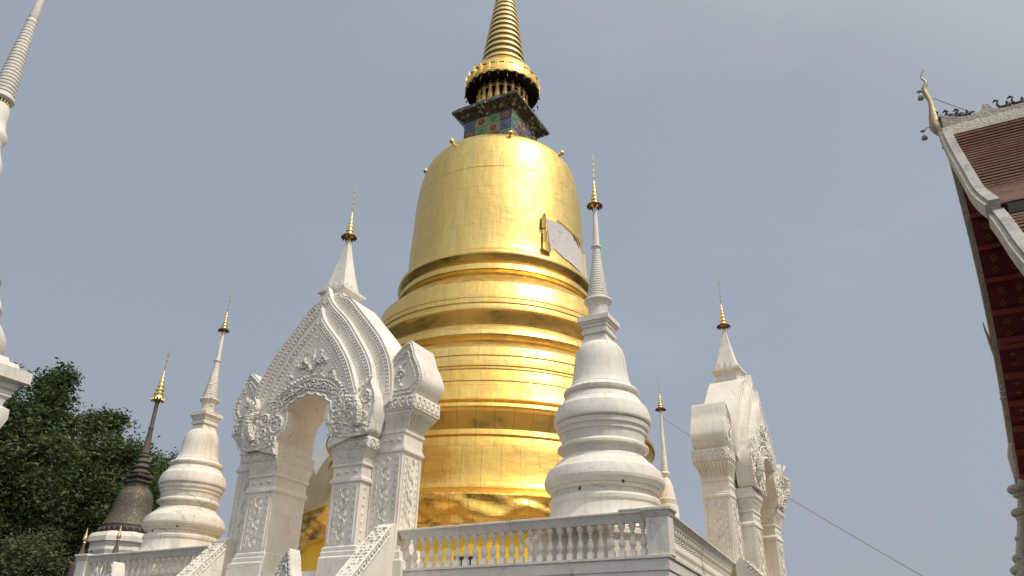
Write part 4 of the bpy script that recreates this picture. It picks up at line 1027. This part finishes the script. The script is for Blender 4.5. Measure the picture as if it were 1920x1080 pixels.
# chofa: the tall curling roof horn with its bells
def hp_(x, y, D=20.05): v = at(x, y, D)-Vector((P.x,P.y,0)); M_ = Matrix.Rotation(-RZ, 3, 'Z'); return M_ @ v
pth = smooth([hp_(*a) for a in ((1768,252),(1757,240),(1752,222),(1748,203),(1744,190),(1736,176),(1733,166),(1736,156),(1732,150),(1727,146),(1728,138),(1731,131),(1728,123))], 4)
rad_k = [.11,.19,.15,.09,.07,.09,.075,.045,.035,.028,.024,.018,.006]
rad = []
for i in range(len(rad_k)-1):
    for k in range(4): rad.append(rad_k[i]+(rad_k[i+1]-rad_k[i])*k/4)
rad.append(rad_k[-1])
q = MB(); q.tube(pth, rad, 10, .8); cf = q.build('roof_horn', mat('weathered_gilt', (.42,.31,.17), .5, .35, plaster((.50,.38,.21), (.20,.16,.12), .9)), hall, 60)
for v_ in (0,): pass
q = MB()
for (a, b) in (((1741,183),(1723,172)),((1750,238),(1730,246))):
    pa_, pb_ = hp_(*a), hp_(*b); q.tube([pa_, pa_.lerp(pb_,.6)+Vector((0,0,.05)), pb_], .012, 5); pd = pb_-Vector((0,0,.16)); q.tube([pb_, pd], .008, 4)
    q.lathe([(pd.z+.02,.02),(pd.z-.03,.07),(pd.z-.1,.08),(pd.z-.12,.04)], 8, (pd.x,pd.y))
    q.ball(pb_, .045, 6, 4, (1.6,1,.6))
q.build('hanging_bells', M_grey, cf, 40)
q = MB(); q.tube([hp_(1749,184), hp_(1835,216)], .009, 4); q.build('stay_wire', M_wire, cf, 60)
# tier-end spikes
for pts in (((1862,388),(1856,365),(1850,340),(1845,315),(1841,292)), ((1866,664),(1859,648),(1853,632),(1847,618),(1843,604))):
    pp = [hp_(x, y, 19.6) if pts[0][1] < 500 else hp_(x, y, 20.6) for x, y in pts]
    q = MB(); q.tube(smooth(pp, 3), [.07*(1-i/13)+.008 for i in range(13)], 7, .5)
    for i in range(1, 4): q.ball(pp[i], .05-.01*i, 6, 4)
    q.build('tier_spike', M_gold_dull if pts[0][1] < 500 else M_cream, hall, 50)
# naga ends down the far rake
for (x, y, r_) in ((1878,724,.04),(1879,735,.05),(1881,747,.06)):
    q = MB(); q.ball(hp_(x, y, 20.6), r_, 6, 4, (1.3,1,.8)); q.build('rake_knob', M_cream, hall, 50)
q = MB()
q.tube(smooth([hp_(*a, 22) for a in ((1896,832),(1897,850),(1901,872),(1906,894))], 3), [.06,.07,.08,.09,.10,.09,.08,.08,.07,.07], 7)
for (x, y, r_) in ((1897,834,.06),(1906,918,.16),(1912,928,.12),(1912,962,.15),(1918,972,.12),(1916,1010,.12),(1916,1048,.16),(1912,1070,.16)): (lambda b_: (b_.ball(hp_(x, y, 22), r_, 9, 7, (1.3,1,.8)), b_.build('naga_curl', M_cream, hall, 50)))(MB())
q.build('naga_tail', M_cream, hall, 50); q = MB()
q.tube([hp_(1916,900,22), hp_(1918,1000,22), hp_(1921,1085,22)], [.08,.12,.2], 8)
q.build('naga_body', M_cream, hall, 50)
# gable wall, body and posts
q = MB(); gy = [( -s, z-.25) for s, z in slope_curve(nearp, 12)]+[(-s, z-.25) for s, z in slope_curve(tier2, 8)]
fy = [(s, z-.25) for s, z in slope_curve(farp, 12)]+[(s, z-.25) for s, z in slope_curve(far2, 8)]
ring = gy[::-1]+fy[1:]; ring = [(y, z) for y, z in ring]; n = len(ring)
q.add([(2.05,y,z) for y, z in ring]+[(2.2,y,z) for y, z in ring], [tuple(range(n)), tuple(range(2*n-1,n-1,-1))]+[(i,i+n,(i+1)%n+n,(i+1)%n) for i in range(n)])
gw = q.build('gable_wall', M_gold_dark, hall, 0)
q = MB()
for k in range(90):
    y = random.uniform(-5,5); z = random.uniform(7.5, 13)
    q.tube([(2.0,y,z),(1.98,y+.1,z+.15),(2.0,y+.02,z+.3)], [.05,.06,.01], 5)
q.build('gilt_carving', M_gold, gw, 40)
q = MB(); q.box(2.25, LEN-1, -7.2, 6.6, 0, 6.4); q.build('wall', M_wall, hall, 0)
for y in (-7.6,-4.,-1.4,1.4,4.,7.2):
    q = MB(); q.lathe([(6.3 if abs(y) > 6 else 8.2,.34),(.5,.36),(.4,.5),(0,.5)], 20, (1.6,y)); q.build('column', M_white, hall, 40)

# ------------------------------------------------------------------ trees
def tree(base, lobes, label, mt, seed, density, leaf=.2, kind='leafy_tree'):
    rnd = random.Random(seed); t = thing(kind, (base.x, base.y, 0), 0, label, 'tree', 'trees at the left behind the terrace')
    q = MB(); tops = [l[0]-Vector((base.x, base.y, 0)) for l in lobes]
    zc = min(p.z for p in tops)*.55
    q.tube(smooth([Vector((0,0,0)), Vector((.15,.1,zc*.5)), Vector((.0,.2,zc))], 4), [.55-.03*i for i in range(9)], 10)
    for p in tops:
        mid = Vector((p.x*.35, p.y*.35, zc+(p.z-zc)*.45)); pts = smooth([Vector((0,.2,zc-.3)), mid, p], 4)
        q.tube(pts, [.26*(1-i/10)+.04 for i in range(len(pts))], 7)
        for _ in range(5):
            f = rnd.uniform(.4,.8); a = pts[int(f*(len(pts)-1))]; e = a+Vector((rnd.uniform(-.7,.7), rnd.uniform(-.7,.7), rnd.uniform(.1,.6)))
            q.tube([a, a.lerp(e,.5)+Vector((0,0,.15)), e], [.07,.045,.015], 5)
    q.build('trunk', M_bark, t, 50)
    vs = []; fs = []; mi = []
    off = Vector((base.x, base.y, 0))
    for c, rad, k in lobes:
        c = c-off; ncl = int(k*density)
        for _ in range(ncl):
            # twig clump centre, biased to the shell, lumpy
            d = Vector((rnd.gauss(0,1), rnd.gauss(0,1), rnd.gauss(0,1))).normalized(); rr = rnd.random()**.4
            lump = 1+.30*math.sin(4.1*d.x+6*d.z+seed+c.x)+.22*math.sin(9*d.x-5*d.y+11*d.z+c.z)
            cc = c+Vector((d.x*rad[0], d.y*rad[1], d.z*rad[2]))*rr*lump
            if rnd.random() < .1: continue
            cs = rnd.uniform(.2,.55); m_ = 1 if rnd.random() < .3 else 0
            for _ in range(17):
                p = cc+Vector((rnd.gauss(0,cs), rnd.gauss(0,cs), rnd.gauss(0,cs*.7)))*.62
                u = Vector((rnd.gauss(0,1), rnd.gauss(0,1), rnd.gauss(0,.6))).normalized(); v_ = u.orthogonal().normalized()
                v_ = (Matrix.Rotation(rnd.uniform(0,PI), 3, u) @ v_); L_ = leaf*rnd.uniform(.6,1.3); W = L_*.42
                o = len(vs); vs += [p-u*L_*.5, p+v_*W*.5, p+u*L_*.5, p-v_*W*.5]; fs.append((o,o+1,o+2,o+3)); mi.append(m_)
    me = bpy.data.meshes.new('crown'); me.from_pydata([tuple(v) for v in vs], [], fs); me.materials.append(mt); me.materials.append(M_leaf4); me.polygons.foreach_set('material_index', mi); me.update()
    o = bpy.data.objects.new('crown', me); COL.objects.link(o); o.parent = t
    return t
def lobe(x, y, D, rx, rz, k=1., ry=None): return (at(x, y, D), (rx, ry or rx, rz), k)
b = at(30, 1080, 46)
tree(b, [lobe(45,790,45,1.9,1.9,1.2),lobe(95,745,45,1.0,.95,.5),lobe(122,708,45,.6,.5,.22),lobe(100,725,45,.7,.6,.3),lobe(5,830,45,2.1,2.0,1.4),lobe(80,850,44,1.9,1.8,1.2),lobe(-60,800,46,2.6,2.4,1.4),lobe(40,920,44,2.3,2.1,1.5),lobe(-40,960,44,2.4,2.2,1.2),lobe(105,800,45,1.0,.9,.4)],
     'tall dark green tree at the far left with one bough reaching highest', M_leaf, 3, 270, .24)
b = at(215, 1080, 50)
tree(b, [lobe(170,800,49,.8,.6,.3),lobe(205,795,49,.9,.45,.35),lobe(222,785,49,.4,.3,.12),lobe(175,850,48,1.7,1.3,.9),lobe(240,855,49,1.6,1.1,.8),lobe(150,920,48,2.0,1.8,1.2),lobe(220,930,49,2.1,1.8,1.3),lobe(130,870,48,1.3,1.2,.6),lobe(265,930,49,1.7,1.7,1.0),lobe(190,1000,48,2.4,1.6,1.2)],
     'green leafy tree between the tall left tree and the dark stupa', M_leaf2, 5, 270, .24)
b = at(300, 1080, 58)
tree(b, [lobe(292,890,57,1.0,.9,.4),lobe(285,930,57,1.4,1.3,.7),lobe(330,862,57,.28,.3,.05),lobe(270,990,56,2.2,1.8,.9),lobe(300,1010,56,2.0,1.6,.6)],
     'tree whose crown shows right behind the dark stupa spire', M_leaf2, 9, 430)
b = at(60, 1120, 40)
tree(b, [lobe(55,1035,39,1.0,.6,.3),lobe(10,1060,38,1.3,.7,.35),lobe(105,1065,39,.9,.6,.25),lobe(85,1010,40,.5,.4,.1),lobe(-30,1030,39,1.0,.8,.2),lobe(140,1085,39,.7,.4,.15)],
     'low tree with brownish sparse leaves at the lower left corner', M_leaf3, 13, 330, .17)
b = at(120, 1120, 55)
tree(b, [lobe(150,1040,54,2.8,2.4,1.3),lobe(40,1040,54,3.0,2.4,1.3),lobe(-60,900,54,3.2,3.4,1.3),lobe(60,960,53,3.0,2.6,1.3),lobe(210,1040,54,2.6,2.0,1.),lobe(130,960,54,2.6,2.4,1.2)],
     'dense dark tree filling in behind the other left hand trees', M_leaf, 17, 260, .3)
